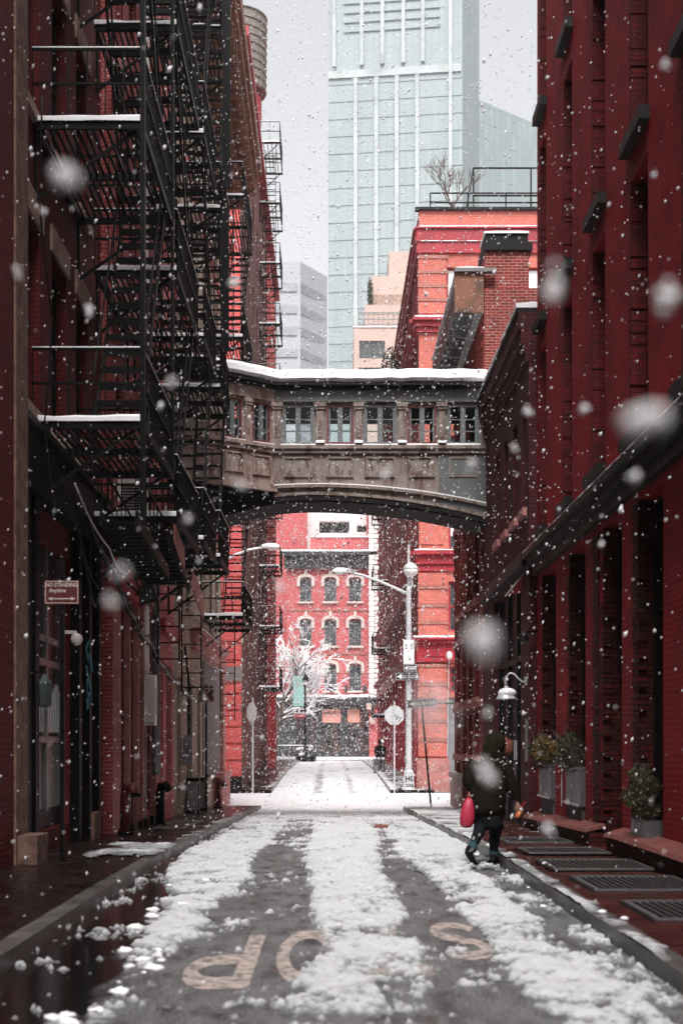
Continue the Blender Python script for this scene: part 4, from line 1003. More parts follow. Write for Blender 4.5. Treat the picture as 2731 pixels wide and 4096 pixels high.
sm.build('roof_snow', M['snow_white'], br)
tw = MB(); q = random.Random(31)
for i in range(14):
    p = [Vector((3.5+q.uniform(-.1,.15),33.6,10.0))]
    for k in range(6): p.append(p[-1]+Vector((q.uniform(-.16,.02),q.uniform(-.02,.01),q.uniform(-.06,.10))))
    tw.tube(p,.005,3)
tag(tw.build('dry_twigs', M['twig']), 'dry twigs growing from the gutter where the bridge meets right wall', 'plant')

# ------------------------------------------------------------------ FIRE ESCAPES
IR = M['black_iron']
def fire_escape(label, xw, xo, y0, y1, levels, d, stairs=True, snowy=True, ladder=None, dense_=.09, group='black fire escapes on the left facades', rail=1.0, side=1, bal=.16, tread=.09, name='fire_escape', lastladder=None):
    # side 1: on the left wall, projecting to +x ; -1: on the right wall
    r = thing(name, (xw,(y0+y1)/2,levels[0]), label, 'fire escape', group)
    xs_ = xw+ (xo-xw)*.52
    for k,z in enumerate(levels):
        p = MB(); w = .045
        for x in (xw+.03*side, xo): p.bar((x,y0,z),(x,y1,z),w,.11)
        for y in (y0,y1,(y0+y1)/2): p.bar((xw+.02*side,y,z),(xo,y,z),w,.10)
        n = int(abs(xo-xw)/dense_)
        for i in range(1,n): x = xw+(xo-xw)*i/n; p.bar((x,y0,z+.03),(x,y1,z+.03),.034,.022)
        p.build('platform', IR, r)
        a = MB()
        for zz in (z+rail, z+rail*.55): 
            a.bar((xo,y0,zz),(xo,y1,zz),.032); a.bar((xw,y0,zz),(xo,y0,zz),.032); a.bar((xw,y1,zz),(xo,y1,zz),.032)
        u = y0
        while u <= y1+.001: a.bar((xo,u,z),(xo,u,z+rail),.016); u += bal
        u = xw
        for i in range(int(abs(xo-xw)/(bal*1.3))+1):
            x = xw+(xo-xw)*i/max(1,int(abs(xo-xw)/(bal*1.3))); a.bar((x,y0,z),(x,y0,z+rail),.016); a.bar((x,y1,z),(x,y1,z+rail),.016)
        a.build('railing', IR, r)
        b = MB()
        for y in (y0+.1,y1-.1): b.bar((xw,y,z-.95),(xo-.1*side,y,z-.04),.04); b.bar((xw+.02*side,y,z-.95),(xw+.02*side,y,z),.04)
        each(b, 2, 'bracket', IR, r)
        if snowy:
            s = snowcap(r, FR(0,y0,1,0,0,-1), min(xw,xo), max(xw,xo), -.02,.05, z+.06,.07,int(z*3), 'platform_snow')
            s2 = MB(); s2.bar((xo,y0,z+rail+.02),(xo,y1,z+rail+.02),.03,.02); s2.bar((xw,y0,z+rail+.02),(xo,y0,z+rail+.02),.03,.022)
            n = int(abs(xo-xw)/dense_)
            for i in range(1,n):
                x = xw+(xo-xw)*i/n
                if rnd.random() < .7: yy = rnd.uniform(y0,y1-.6); s2.bar((x,yy,z+.045),(x,yy+rnd.uniform(.2,.6),z+.045),.03,.018)
            s2.build('railing_snow', M['snow_white'], r)
        if stairs and k < len(levels)-1:
            z2 = levels[k+1]; st = MB(); n = max(8,int((z2-z)/.275)); fw = (k%2 == 0)
            ya, yb = (y0+.35,y1-.35) if fw else (y1-.35,y0+.35)
            xa, xb = xs_, xo-.06*side
            for i in range(n):
                t = (i+.5)/n; y = ya+(yb-ya)*t; zz = z+(z2-z)*t; st.bar((xa,y,zz),(xb,y,zz),.12,.03); st.bar((xa,y-.06,zz),(xb,y-.06,zz),.02,tread*.6)
            for x in (xa,xb): st.bar((x,ya,z),(x,yb,z2),.03,.08); 
            st.build('stair', IR, r)
            h = MB()
            for x in (xa,xb):
                h.bar((x,ya,z+.75),(x,yb,z2+.75),.025)
                for i in range(0,n+1,3): t = i/n; h.bar((x,ya+(yb-ya)*t,z+(z2-z)*t),(x,ya+(yb-ya)*t,z+(z2-z)*t+.75),.018)
            h.build('handrail', IR, r)
    if ladder:
        x0_,x1_,yl,za,zb = ladder; l = MB()
        for x in (x0_,x1_): l.bar((x,yl,za),(x,yl,zb),.03,.05)
        z = za+.15
        while z < zb: l.bar((x0_,yl,z),(x1_,yl,z),.025,.04); z += .29
        l.build('ladder', IR, r)
    return r
fe = fire_escape('nearest black iron fire escape, its lower platform edged with snow', XA, -2.47, 18.6, 22.0, [5.70,9.62,13.5], 0, ladder=None, tread=.16)
# tall posts and drop rods of the nearest escape
p = MB()
for x,y in ((-2.45,18.62),(-2.45,22.0)): p.bar((x,y,5.7),(x,y,15),.05,.09)
p.bar((-2.45,18.55,4.4),(-2.45,18.55,13),.06,.1); each(p, 1, 'post', IR, fe)
s = MB()
for i in range(16):
    z = 1.9+i*.24
fire_escape('second fire escape with thick stair treads, in front of pink building', -3.7, -2.42, 22.3, 25.9, [5.05,8.9,12.75,16.6], 0, tread=.14)
fire_escape('third fire escape with narrow cage railings, in front of the pink and beige walls', -3.7, -2.38, 26.6, 29.4, [5.3,9.1,12.9,16.7], 0, tread=.07)
fe3 = fire_escape('fourth fire escape, standing just before the skybridge', -3.68, -2.32, 29.8, 32.2, [5.4,8.95,12.7,16.5,20.2], 0, tread=.06)
l = MB()
for x in (-2.62,-2.2): l.bar((x,29.75,8.9),(x,29.75,20.5),.03,.06)
z = 9.1
while z < 20.5: l.bar((-2.62,29.75,z),(-2.2,29.75,z),.03,.03); z += .3
l.build('ladder', IR, fe3)
sl = MB(); sl.box(-2.27,-2.10,29.3,29.36,9.7,12.6); sl.box(-2.24,-2.07,29.3,29.36,13.0,18); each(sl, 1, 'counterweight_plate', M['black_iron'], fe3)
fire_escape('fifth fire escape with boxy caged platform, beyond the skybridge on left', -3.7, -2.5, 40.3, 45.0, [5.1,9.0,13.0,17.0], 0, tread=.06, ladder=(-3.3,-2.75,40.2,9.0,17.0), bal=.2)
fire_escape('far left fire escape with long vertical ladder, on corner building across the street', -3.7, -2.65, 73.5, 77.5, [4.38+3.13*k for k in range(10)], 0, stairs=False, tread=.06, bal=.35, dense_=.2, ladder=(-3.35,-2.85,73.3,4.38,32), rail=1.1)
fire_escape('far right fire escape on the dark red wall beyond the light pole', 3.7, 2.75, 92, 97, [3.3,7.6,12.0,16.4], 0, stairs=False, tread=.06, bal=.3, dense_=.18, side=-1, ladder=(2.8,3.2,91.9,3.3,16), rail=1.1, snowy=True)
# extra drop stair low between second and third escapes with red plates
t = thing('drop_stair', (-2.6,23.5,4.3), 'folded drop stair with rusty red end plates under the second fire escape', 'stair')
m = MB()
for i in range(12): y = 22.4+i*.27; m.bar((-3.3,y,4.78-i*.035),(-2.55,y,4.78-i*.035),.16,.05)
for x in (-3.3,-2.55): m.bar((x,22.3,4.8),(x,25.6,4.38),.04,.2)
m.build('treads', IR, t)
m = MB(); m.hexa([(-2.5,22.6,4.75),(-2.46,22.6,4.75),(-2.46,24.0,4.5),(-2.5,24.0,4.5),(-2.5,22.6,5.02),(-2.46,22.6,5.02),(-2.46,24.0,4.8),(-2.5,24.0,4.8)])
m.hexa([(-2.5,25.6,4.3),(-2.46,25.6,4.3),(-2.46,27.6,3.95),(-2.5,27.6,3.95),(-2.5,25.6,4.62),(-2.46,25.6,4.62),(-2.46,27.6,4.35),(-2.5,27.6,4.35)])
each(m, 1, 'end_plate', M['pink_stone'], t)
# cables along the left facade
for k,(pts,lab,rr_) in enumerate([([(-3.6,21,4.9),(-3.5,23,4.3),(-3.45,25,3.7),(-3.4,27,3.4),(-3.5,30,3.1),(-3.5,33,2.9),(-3.5,36,2.7)],'bundle of sagging black cables with snow along the left ground floors',.035),
    ([(-3.6,20,5.2),(-3.3,21.2,4.45),(-3.2,22.3,4.2),(-3.35,23.4,4.55)],'pale loop of cable hanging below second fire escape',.014),
    ([(-3.55,17.5,9.5),(-3.6,17.6,8.2),(-3.5,17.9,6.9),(-3.62,18,5.6),(-3.5,18.1,4.6),(-3.65,18.2,3.3)],'thin black cable hanging down beside tan corner stone at left',.012)]):
    P_ = []
    for a,b in zip(pts[:-1],pts[1:]):
        for i in range(6): P_.append(tuple(Vector(a).lerp(Vector(b),i/6)+Vector((0,0,-.10*math.sin(math.pi*i/6)))))
    P_.append(pts[-1]); m = MB(); m.tube(P_,rr_,5)
    if k == 0:
        m.tube([(x,y,z+.12+.05*math.sin(y*5)) for x,y,z in P_],.018,5)
        tag(m.build('cable', M['black_paint'], smooth=True), lab, 'cable')
        s = MB(); s.tube([(x,y,z+.04) for x,y,z in P_],[.016+.012*math.sin(i*2.3) for i in range(len(P_))],5)
        tag(s.build('cable_snow', M['snow_white'], smooth=True), 'thin line of snow lying on the sagging cable bundle', 'snow')
    else: tag(m.build('cable', M['white_pipe'] if k == 1 else M['black_paint'], smooth=True), lab, 'cable')
# floodlights, AC, camera, lantern
t = thing('floodlight', (-3.2,24.5,4.1), 'dark square floodlight on a bracket below the left fire escapes', 'floodlight')
MB().hexa([(-3.28,24.4,3.9),(-2.98,24.4,3.98),(-2.98,24.65,4.02),(-3.28,24.65,3.96),(-3.3,24.4,4.22),(-3.06,24.4,4.26),(-3.06,24.65,4.2),(-3.3,24.65,4.18)]).build('housing', M['black_paint'], t)
MB().add([(-3.27,24.39,3.93),(-3.0,24.39,4.0),(-3.08,24.39,4.23),(-3.28,24.39,4.2)],[(0,1,2,3)]).build('glass', M['grey_glass'], t)
MB().tube([(-3.28,24.5,4.1),(-3.5,24.6,4.3),(-3.7,24.6,4.3)],.02).build('arm', IR, t)
t = thing('air_conditioner', (-3.6,24.9,5.6), 'boxy pale window air conditioner behind the second fire escape', 'air conditioner')
MB().box(-3.68,-3.2,24.55,25.2,5.25,6.1).build('case', M['white_pipe'], t)
m = MB()
for i in range(14): m.box(-3.62,-3.28,24.535,24.548,5.32+i*.05,5.345+i*.05)
m.build('grille', M['black_paint'], t)
t = thing('security_camera', (-3.7,21.0,3.1), 'small pale dome camera above the loading door at left', 'camera')
MB().ball((-3.68,20.6,3.05),.09,1,j=0).build('dome', M['white_pipe'], t); MB().bar((-3.9,20.6,3.15),(-3.68,20.6,3.15),.05).build('arm', M['white_pipe'], t)
t = thing('wall_lantern', (-3.6,18.0,2.1), 'small glass wall lantern beside the tan stone pier at left', 'lantern')
MB().lathe((-3.62,18.0,2.0),[(.05,0),(.085,.02),(.10,.3),(.02,.42)],6).build('glass', M['grey_glass'], t); MB().bar((-3.85,18.0,2.44),(-3.62,18.0,2.44),.03).build('arm', IR, t)
t = thing('wall_lamp', (-3.2,35.2,2.7), 'dark dish-shaped lamp sticking out from tan brick wall at left', 'lamp')
MB().lathe((-3.15,35.2,2.55),[(.16,0),(.15,.05),(.06,.2),(.04,.3)],12).build('shade', M['grey_metal'], t); MB().tube([(-3.7,35.2,2.7),(-3.4,35.2,2.95),(-3.15,35.2,2.85)],.02).build('arm', IR, t)
t = thing('electric_box', (-3.55,35.0,1.4), 'grey electric box with cables on the tan brick wall at left', 'electric box')
MB().box(-3.64,-3.4,34.9,35.3,1.0,1.75).build('case', M['grey_metal'], t); MB().tube([(-3.5,35.1,1.75),(-3.5,35.1,3.0),(-3.55,34.6,3.9)],.03).build('conduit', IR, t)
for k,(y,x,lab) in enumerate(((23.9,-3.45,'nearest short red standpipe at the left wall foot'),(27.9,-3.35,'curved black hoop standpipe at the left wall foot'),(41.5,-3.3,'red standpipe pair beside the pink stone plinth at left'))):
    t = thing('standpipe', (x,y,g(y)+PV), lab, 'standpipe', 'standpipes along the left wall'); z = g(y)+PV; m = MB()
    m.tube([(x,y,z),(x,y,z+.65),(x+.03,y-.05,z+.78),(x+.12,y-.12,z+.8),(x+.2,y-.16,z+.7)],[.09,.09,.09,.085,.07],10); m.build('pipe', M['standpipe_red'] if k != 1 else IR, t, smooth=True)
    MB().lathe((x,y,z),[(.13,0),(.13,.04),(.09,.05)],10).build('flange', IR, t)
    if k != 1: MB().lathe((x+.2,y-.16,z+.64),[(.085,0),(.085,.06)],10).build('cap', IR, t)
for k,(y,lab) in enumerate(((36.2,'nearer'),(38.4,'farther'))):
    t = thing('utility_box', (-3.5,y,g(y)+PV), lab+' dark metal box standing at the foot of the left wall', 'utility box', 'utility boxes at the left wall')
    z = g(y)+PV; MB().box(-3.68,-3.35,y,y+.3,z,z+.9).build('case', IR, t); MB().box(-3.66,-3.37,y-.012,y-.002,z+.08,z+.8).build('door', M['grey_metal'], t)

# more clutter under the escapes: braces, low stair and drop ladders
t = thing('counterbalance_stair', (-2.9,19,4.2), 'black counterbalanced stair hanging level under the nearest fire escape', 'stair')
m = MB()
for i in range(14): y = 19.4+i*.25; m.bar((-3.1,y,4.55-i*.02),(-2.62,y,4.55-i*.02),.14,.04)
m.build('treads', IR, t); m = MB()
for x in (-3.1,-2.62): m.bar((x,19.2,4.58),(x,22.9,4.27),.04,.2)
m.build('stringers', IR, t); m = MB()
for x in (-3.1,-2.62):
    m.bar((x,19.2,5.3),(x,22.9,5.0),.025)
    for i in range(9): m.bar((x,19.3+i*.44,4.55-i*.035),(x,19.3+i*.44,5.29-i*.035),.016)
m.build('handrail', IR, t)
for k,(y,x,z0,z1,lab) in enumerate(((26.3,-3.0,3.0,5.3,'black drop ladder hanging from the third fire escape'),(29.6,-2.9,2.6,5.4,'black drop ladder hanging from the fourth fire escape'),(39.9,-2.9,2.2,5.1,'thin drop ladder hanging from the fifth fire escape beyond the bridge'))):
    m = MB()
    for s_ in (-.2,.2): m.bar((x+s_,y,z0),(x+s_,y,z1),.03)
    z = z0+.1
    while z < z1: m.bar((x-.2,y,z),(x+.2,y,z),.025); z += .3
    tag(m.build('drop_ladder', IR, loc=(x,y,z0)), lab, 'ladder', 'drop ladders on the left')
q = random.Random(60)
for k in range(9):
    y = 18+q.uniform(0,10); z = q.uniform(4.3,5.2); P_ = []
    y2 = y+q.uniform(1.5,4); z2 = z+q.uniform(-1.2,.2); x0_ = -3.62+q.uniform(0,.3); sag = q.uniform(.15,.5)
    for i in range(13): tt = i/12; P_.append((x0_+.1*math.sin(tt*3+k), y+(y2-y)*tt, z+(z2-z)*tt-sag*math.sin(math.pi*tt)))
    tag(MB().tube(P_, q.choice([.008,.012,.018]), 5).build('cable', M['black_paint'], smooth=True), 'thin black cable sagging among others along the left shopfronts', 'cable', 'black cables tangled over the left shopfronts')
# ------------------------------------------------------------------ SIGNS AND POLES
def oneway(par, F_, uc, zc, w, h, rot=0, n0=0):
    cr, sr = math.cos(rot), math.sin(rot)
    def T(a, b): return (uc+a*cr-b*sr, zc+a*sr+b*cr)
    def poly(pts, na, nb): m = MB(); m.prism(F_, [T(a,b) for a,b in pts], na, nb); return m
    poly([(-w/2,-h/2),(w/2,-h/2),(w/2,h/2),(-w/2,h/2)],n0,n0+.008).build('plate', M['black_paint'], par)
    a, b = w/2-.018, h/2-.018; bd = MB()
    for (x0,x1,y0,y1) in ((-a,a,b-.012,b),(-a,a,-b,-b+.012),(-a,-a+.012,-b+.012,b-.012),(a-.012,a,-b+.012,b-.012)):
        bd.prism(F_, [T(x0,y0),T(x1,y0),T(x1,y1),T(x0,y1)], n0+.008, n0+.011)
    bd.build('border', M['white_paint'], par)
    ah = b-.03; hd = w*.2
    poly([(-a+.03,0),(-a+.03+hd,-ah),(-a+.03+hd*.85,-ah*.62),(a-.035,-ah*.62),(a-.035,ah*.62),(-a+.03+hd*.85,ah*.62),(-a+.03+hd,ah)][::1],n0+.008,n0+.013).build('arrow', M['white_paint'], par)
    text_mesh('ONE WAY', F_, uc+w*.07*cr, n0+.016, zc+w*.07*sr, h*.47, M['black_paint'], par, sx=.86*(w/h)/3.0, rot=rot, bold=.004)
YP = 58.0; gp = -.37
lp = thing('street_light', (3.16,YP,gp), 'tall silver street light pole with curved arm, one way signs and scrawled base', 'street light')
m = MB(); m.lathe((3.16,YP,gp),[(.14,.7),(.13,.8),(.11,6),(.10,8.2),(.06,8.3),(.05,10.0)],12); m.build('pole', M['galvanised'], lp, smooth=False)
m = MB(); m.lathe((3.16,YP,gp),[(.30,0),(.29,.06),(.25,.1),(.21,.6),(.22,.75),(.15,.82)],8,rot=R(22.5)); bs = m.build('base', M['galvanised'], lp)
text_mesh('HS', FF(YP-.22), 3.17, .012, gp+.46, .26, M['black_paint'], bs, bold=.006); text_mesh('DTB', FF(YP-.24), 3.2, .012, gp+.17, .15, M['black_paint'], bs, bold=.004)
m = MB(); P0 = Vector((3.16,YP,7.6)); m.tube([P0,(2.7,YP,7.82),(2.0,YP,8.12),(1.3,YP,8.38),(.75,YP,8.5)],[.075,.06,.055,.05,.045],8); m.tube([(3.16,YP,8.05),(2.9,YP,7.85)],.03); m.build('arm', M['galvanised'], lp, smooth=True)
def cobra(par, x, y, z, s=1, d=-1):
    m = MB(); m.lathe((0,0,0),[(.03,0),(.11,.05),(.15,.3),(.15,.6),(.09,.75)],12)
    m.v = [(x+d*v[2]*s, y+v[1]*s, z+max(-.02,v[0])*s*.8) for v in m.v]; h = m.build('lamp_head', M['galvanised'], par, smooth=True)
    m = MB(); m.ball((x+d*.45*s,y,z-.02),.13*s,1,1.6,1,.7,12,8,0); m.build('lens', M['white_paint'], h, smooth=True)
    m = MB(); m.lathe((0,0,0),[(.02,0),(.1,.06),(.135,.3),(.13,.6),(.05,.74)],12); q = random.Random(1)
    m.v = [(x+d*v[2]*s, y+v[1]*s, z+.04*s+max(0,v[0])*s*1.1) for v in m.v]; m.build('head_snow', M['snow_white'], h, smooth=True)
cobra(lp,.8,YP,8.5)
gl = MB(); gl.ball((3.24,YP-.1,8.55),.30,1,1,1,.85,18,12,0); gl.build('globe', M['white_paint'], lp, smooth=True)
gl = MB(); gl.lathe((3.24,YP-.1,8.62),[(.31,0),(.31,.04),(.2,.2),(.06,.27)],18); gl.build('globe_hood', M['galvanised'], lp)
MB().tube([(3.16,YP,7.7),(3.3,YP-.05,8.0),(3.26,YP-.1,8.3)],.06,8).build('globe_bracket', M['galvanised'], lp)
bx = MB(); bx.box(2.93,3.36,YP-.42,YP-.18,4.75,5.72); b_ = bx.build('equipment_box', M['white_paint'], lp)
v = MB()
for i in range(4):
    for j in range(4): 
        for s_ in (2.98,3.2): v.box(s_+j*.03,s_+.02+j*.03,YP-.424,YP-.421,5.35+i*.06,5.38+i*.06)
v.build('vents', M['black_paint'], b_)
s1 = thing('street_sign', (3.2,YP-.3,4.6), 'upper smaller one way sign high on the silver pole', 'traffic sign'); oneway(s1, FF(YP-.46), 3.2, 4.58, .54, .30)
s1 = thing('street_sign', (3.1,YP-.3,4.27), 'lower wider one way sign high on the silver pole', 'traffic sign'); oneway(s1, FF(YP-.20), 3.1, 4.24, .95, .32)
s1 = thing('leaning_sign', (3.15,45,-.43), 'one way sign tilted on a leaning dark post at the right street corner', 'traffic sign')
MB().bar((3.17,45,-.6),(2.84,45,3.0),.06).build('post', M['black_iron'], s1); oneway(s1, FF(44.95), 2.86, 2.80, .90, .27, rot=R(5))
def stopsign(x, y, zc, r_, rot, lab, scrib):
    t = thing('stop_sign', (x,y,g(y)+.13), lab, 'traffic sign')
    MB().bar((x,y,g(y)),(x,y,zc+r_*1.35),.06,.05).build('post', M['galvanised'], t)
    Fs = FR(x+.06*math.sin(rot), y+.05, math.cos(rot), math.sin(rot), math.sin(rot), -math.cos(rot))
    pts = [(r_*math.cos(R(22.5+45*i)), zc+r_*math.sin(R(22.5+45*i))) for i in range(8)]
    b = MB(); b.prism(Fs, pts, -.006, 0); pl = b.build('plate', M['sign_back'], t)
    b = MB(); b.prism(Fs, [(a*.98,zc+(z-zc)*.98) for a,z in pts], -.010, -.0065); b.build('face', M['red_sign_paint'], pl)
    text_mesh('STOP', FR(Fs.p(0,-.011,0)[0],Fs.p(0,-.011,0)[1],-Fs.u[0],-Fs.u[1],-Fs.n[0],-Fs.n[1]), 0, .002, zc, r_*.62, M['white_paint'], pl)
    if scrib:
        m = MB(); q = random.Random(6)
        for k in range(5):
            p0 = (.05+k*.05, zc-.05+q.uniform(-.06,.06)); m.tube([Fs.p(p0[0]+.03*math.sin(i*1.9+k), .006, p0[1]+.05*math.cos(i*1.3+k)+(-.12 if k%2 else 0)) for i in range(7)],.008,4)
        m.build('scribble', M['black_paint'], pl)
    else:
        text_mesh('JAY', Fs, 0, .004, zc, .2, M['grey_metal'], pl) if False else None
stopsign(2.56,57.6,2.66,.415,0,'back of an octagonal stop sign with black scrawl left of the silver pole',True)
stopsign(-3.1,56.5,2.75,.43,R(-58),'back of an octagonal stop sign turned sideways on the left corner',False)
ll = thing('street_light', (-4.5,57.0,-.4), 'street light arm with snow-capped lamp reaching in from the left corner', 'street light')
MB().lathe((-4.5,57.0,-.5),[(.2,0),(.12,.5),(.09,9.6)],10).build('pole', M['galvanised'], ll)
MB().tube([(-4.5,57,8.7),(-3.9,57,9.05),(-3.3,57,9.28),(-2.75,57,9.38)],[.06,.055,.05,.045],8).build('arm', M['galvanised'], ll); cobra(ll,-2.8,57,9.36,1,1)
# no standing signs
def nostand(x,y,z,w,h,lab,zb,arrow=True):
    t = thing('parking_sign', (x,y,g(y)+PV), lab, 'parking sign', 'red no standing signs')
    Fn = FF(y); MB().bar((x,y+.03,g(y)),(x,y+.03,z+h*.6),.05).build('post', M['black_iron'], t)
    MB().fbox(Fn,x-w/2,x+w/2,0,.008,z-h/2,z+h/2).build('plate', M['sign_red_dark'], t)
    b = MB()
    for (a,c,e,f) in ((x-w/2+.01,x+w/2-.01,z+h/2-.018,z+h/2-.01),(x-w/2+.01,x+w/2-.01,z-h/2+.01,z-h/2+.018),(x-w/2+.01,x-w/2+.018,z-h/2+.018,z+h/2-.018),(x+w/2-.018,x+w/2-.01,z-h/2+.018,z+h/2-.018)): b.fbox(Fn,a,c,.008,.011,e,f)
    b.build('border', M['pale_stone'], t)
    text_mesh('NO STANDING', Fn, x, .012, z+h*.30, w*.155, M['pale_stone'], t, sx=.86, bold=.0015); text_mesh('Anytime', Fn, x-w*.12, .012, z+h*.07, w*.16, M['pale_stone'], t, sx=.9, bold=.0015)
    if arrow:
        a = MB(); za = z-h*.27; a.fbox(Fn,x-w*.28,x+w*.28,.008,.012,za-.006,za+.006)
        for s_ in (-1,1): a.prism(Fn, [(x+s_*w*.40,za),(x+s_*w*.27,za-s_*.022),(x+s_*w*.27,za+s_*.022)][::1], .008,.012)
        a.build('arrow', M['pale_stone'], t)
nostand(-3.27,17.3,3.38,.42,.29,'nearest red NO STANDING Anytime sign on a post at left, with a double arrow',0)
nostand(-3.33,38.0,2.86,.40,.42,'small red no standing sign on a black post farther down the left pavement',0,False)
# gooseneck lamp
t = thing('gooseneck_lamp', (3.7,26.9,2.7), 'silver gooseneck wall lamp with snow on its shade, right wall', 'wall lamp')
pts = [(3.7,26.9,2.72),(3.62,26.9,2.70),(3.54,26.9,2.76),(3.46,26.9,2.85),(3.38,26.9,2.87),(3.31,26.9,2.80),(3.29,26.9,2.68),(3.29,26.9,2.6)]
MB().tube(pts,.018,8).build('arm', M['galvanised'], t, smooth=True); MB().lathe((0,0,0),[(.07,0),(.07,.03)],12)
m = MB(); m.fbox(RF(3.7),26.82,26.98,.001,.04,2.64,2.8); m.build('wall_plate', M['galvanised'], t)
m = MB(); m.lathe((3.31,26.9,2.37),[(.20,0),(.19,.02),(.12,.14),(.05,.19),(.03,.26)],18); m.build('shade', M['galvanised'], t, smooth=True)
m = MB(); m.ball((3.33,26.9,2.49),.15,3,1.15,1.15,.62,12,8,.12); m.build('shade_snow', M['snow_white'], t, smooth=True)
t = thing('security_light', (3.6,26.2,3.6), 'small black twin security light high on the right wall', 'floodlight')
m = MB(); m.bar((3.85,26.5,3.62),(3.6,26.4,3.6),.04); m.build('arm', M['black_paint'], t)
for a in (0,1): MB().lathe((3.58-.07*a,26.3-.2*a,3.42),[(.08,0),(.07,.1),(.03,.18)],10).build('lamp_head', M['black_paint'], t)
t = thing('wall_flag', (3.5,27.5,4.6), 'small red pennant fixed on the wall above the black doors', 'flag')
MB().add([(3.68,27.4,4.75),(3.36,27.5,4.4),(3.68,27.6,4.45)],[(0,1,2)]).add([(3.68,27.41,4.75),(3.68,27.61,4.45),(3.36,27.51,4.4)],[(0,1,2)]).build('cloth', M['red_sign_paint'], t); MB().tube([(3.7,27.4,4.8),(3.36,27.5,4.38)],.01).build('pole', M['galvanised'], t)
t = thing('wall_lamp', (3.9,59.3,5.0), 'lamp on a thin stem hung against the crimson cornice of the coral building', 'wall lamp')
MB().ball((4.95,59.6,5.2),.13,1,1,1,1.4,10,8,0).build('lamp', M['white_paint'], t); MB().bar((4.95,59.8,5.1),(4.88,59.8,1.0),.03).build('stem', M['galvanised'], t)
m = MB(); m.bar((3.9,59.75,3.2),(5.2,59.75,3.2),.05); m.bar((3.95,59.75,3.25),(4.2,59.8,3.9),.02); m.bar((5.15,59.75,3.25),(4.9,59.8,3.9),.02); m.build('bracket_bar', M['black_iron'], t)

# far things: bollards, twin lamp post, banner
for k,(x,lab) in enumerate(((2.35,'left one of three snow-capped bollards beside the far walker'),(2.55,'middle one of three snow-capped bollards beside the far walker'),(2.78,'right one of three snow-capped bollards beside the far walker'))):
    t = thing('bollard', (x,76,g(76)), lab, 'bollard', 'bollards by the far walker'); z = g(76)
    MB().lathe((x,76,z),[(.08,0),(.08,.75),(.06,.8)],10).build('post', M['grey_metal'], t); MB().ball((x,76,z+.82),.1,k,1,1,.7).build('snow_cap', M['snow_white'], t, smooth=True)
t = thing('lamp_post', (-2.0,110,.1), 'ornate black lamp post carrying a teal banner in the far square', 'lamp post')
MB().lathe((-2.0,110,.05),[(.3,0),(.28,.4),(.14,.6),(.09,1.6),(.07,6.6),(.03,7.7)],12).build('pole', M['black_iron'], t)
m = MB(); m.lathe((-1.95,110,6.0),[(.08,0),(.22,.05),(.24,.3),(.1,.5)],12); m.build('lantern', M['white_paint'], t)
m = MB(); m.lathe((-1.95,110,6.35),[(.3,0),(.22,.25),(.05,.5)],12); m.build('lantern_cap', M['black_iron'], t)
m = MB(); m.bar((-2.0,110,6.75),(-2.95,110,6.75),.05); m.bar((-2.0,110,4.35),(-2.95,110,4.35),.05); m.build('banner_arm', M['black_iron'], t)
bn = MB(); bn.box(-2.92,-2.12,109.98,110.0,4.38,6.72); b = bn.build('banner', M['teal_banner'], t)
tag(b)
for k,(w_,z) in enumerate(((.5,6.45),(.45,6.3),(.5,6.15),(.4,6.0),(.45,5.85))): MB().box(-2.8,-2.8+w_,109.965,109.975,z,z+.06).build('banner_line', M['sign_back'], b)
text_mesh('effect: d', FF(109.97), -2.52, .005, 4.62, .2, M['white_paint'], b)
t = thing('street_sign', (-2.3,109.5,3.7), 'small red-brown DUANE ST sign on the far lamp post', 'street sign')
MB().box(-2.85,-1.95,109.75,109.78,3.45,3.8).build('plate', M['crimson_paint'], t); text_mesh('DUANE ST', FF(109.74), -2.4, .004, 3.62, .2, M['white_paint'], t)
t = thing('snowy_shrub_tub', (-1.9,108,.1), 'dark tub with shrubs under snow at foot of the far lamp post', 'planter')
MB().lathe((-1.9,108,.05),[(.7,0),(.8,.45)],10).build('tub', M['black_iron'], t)
m = MB()
for i in range(9): m.ball((-1.9+rnd.uniform(-.6,.6),108+rnd.uniform(-.2,.2),.6+rnd.uniform(0,.7)),rnd.uniform(.12,.25),i,1,1,.7,8,6,.25)
m.build('snow_cover', M['snow_white'], t, smooth=True)
leaves('foliage', M['leaf_green'], t, (-1.9,108,.85), (.7,.5,.6), 500, .06, 3)
t = thing('iron_fence', (-5,118,.15), 'low black iron fence with snow at the far left of square', 'fence')
m = MB()
for i in range(34): m.bar((-5.8+i*.12,118,.1),(-5.8+i*.12,118,1.3),.03)
for z in (.3,1.2): m.bar((-5.8,118,z),(-1.8,118,z),.04)
m.build('bars', M['black_iron'], t)
s = MB(); s.box(-5.8,-1.8,117.96,118.04,1.3,1.38); s.build('fence_snow', M['snow_white'], t)

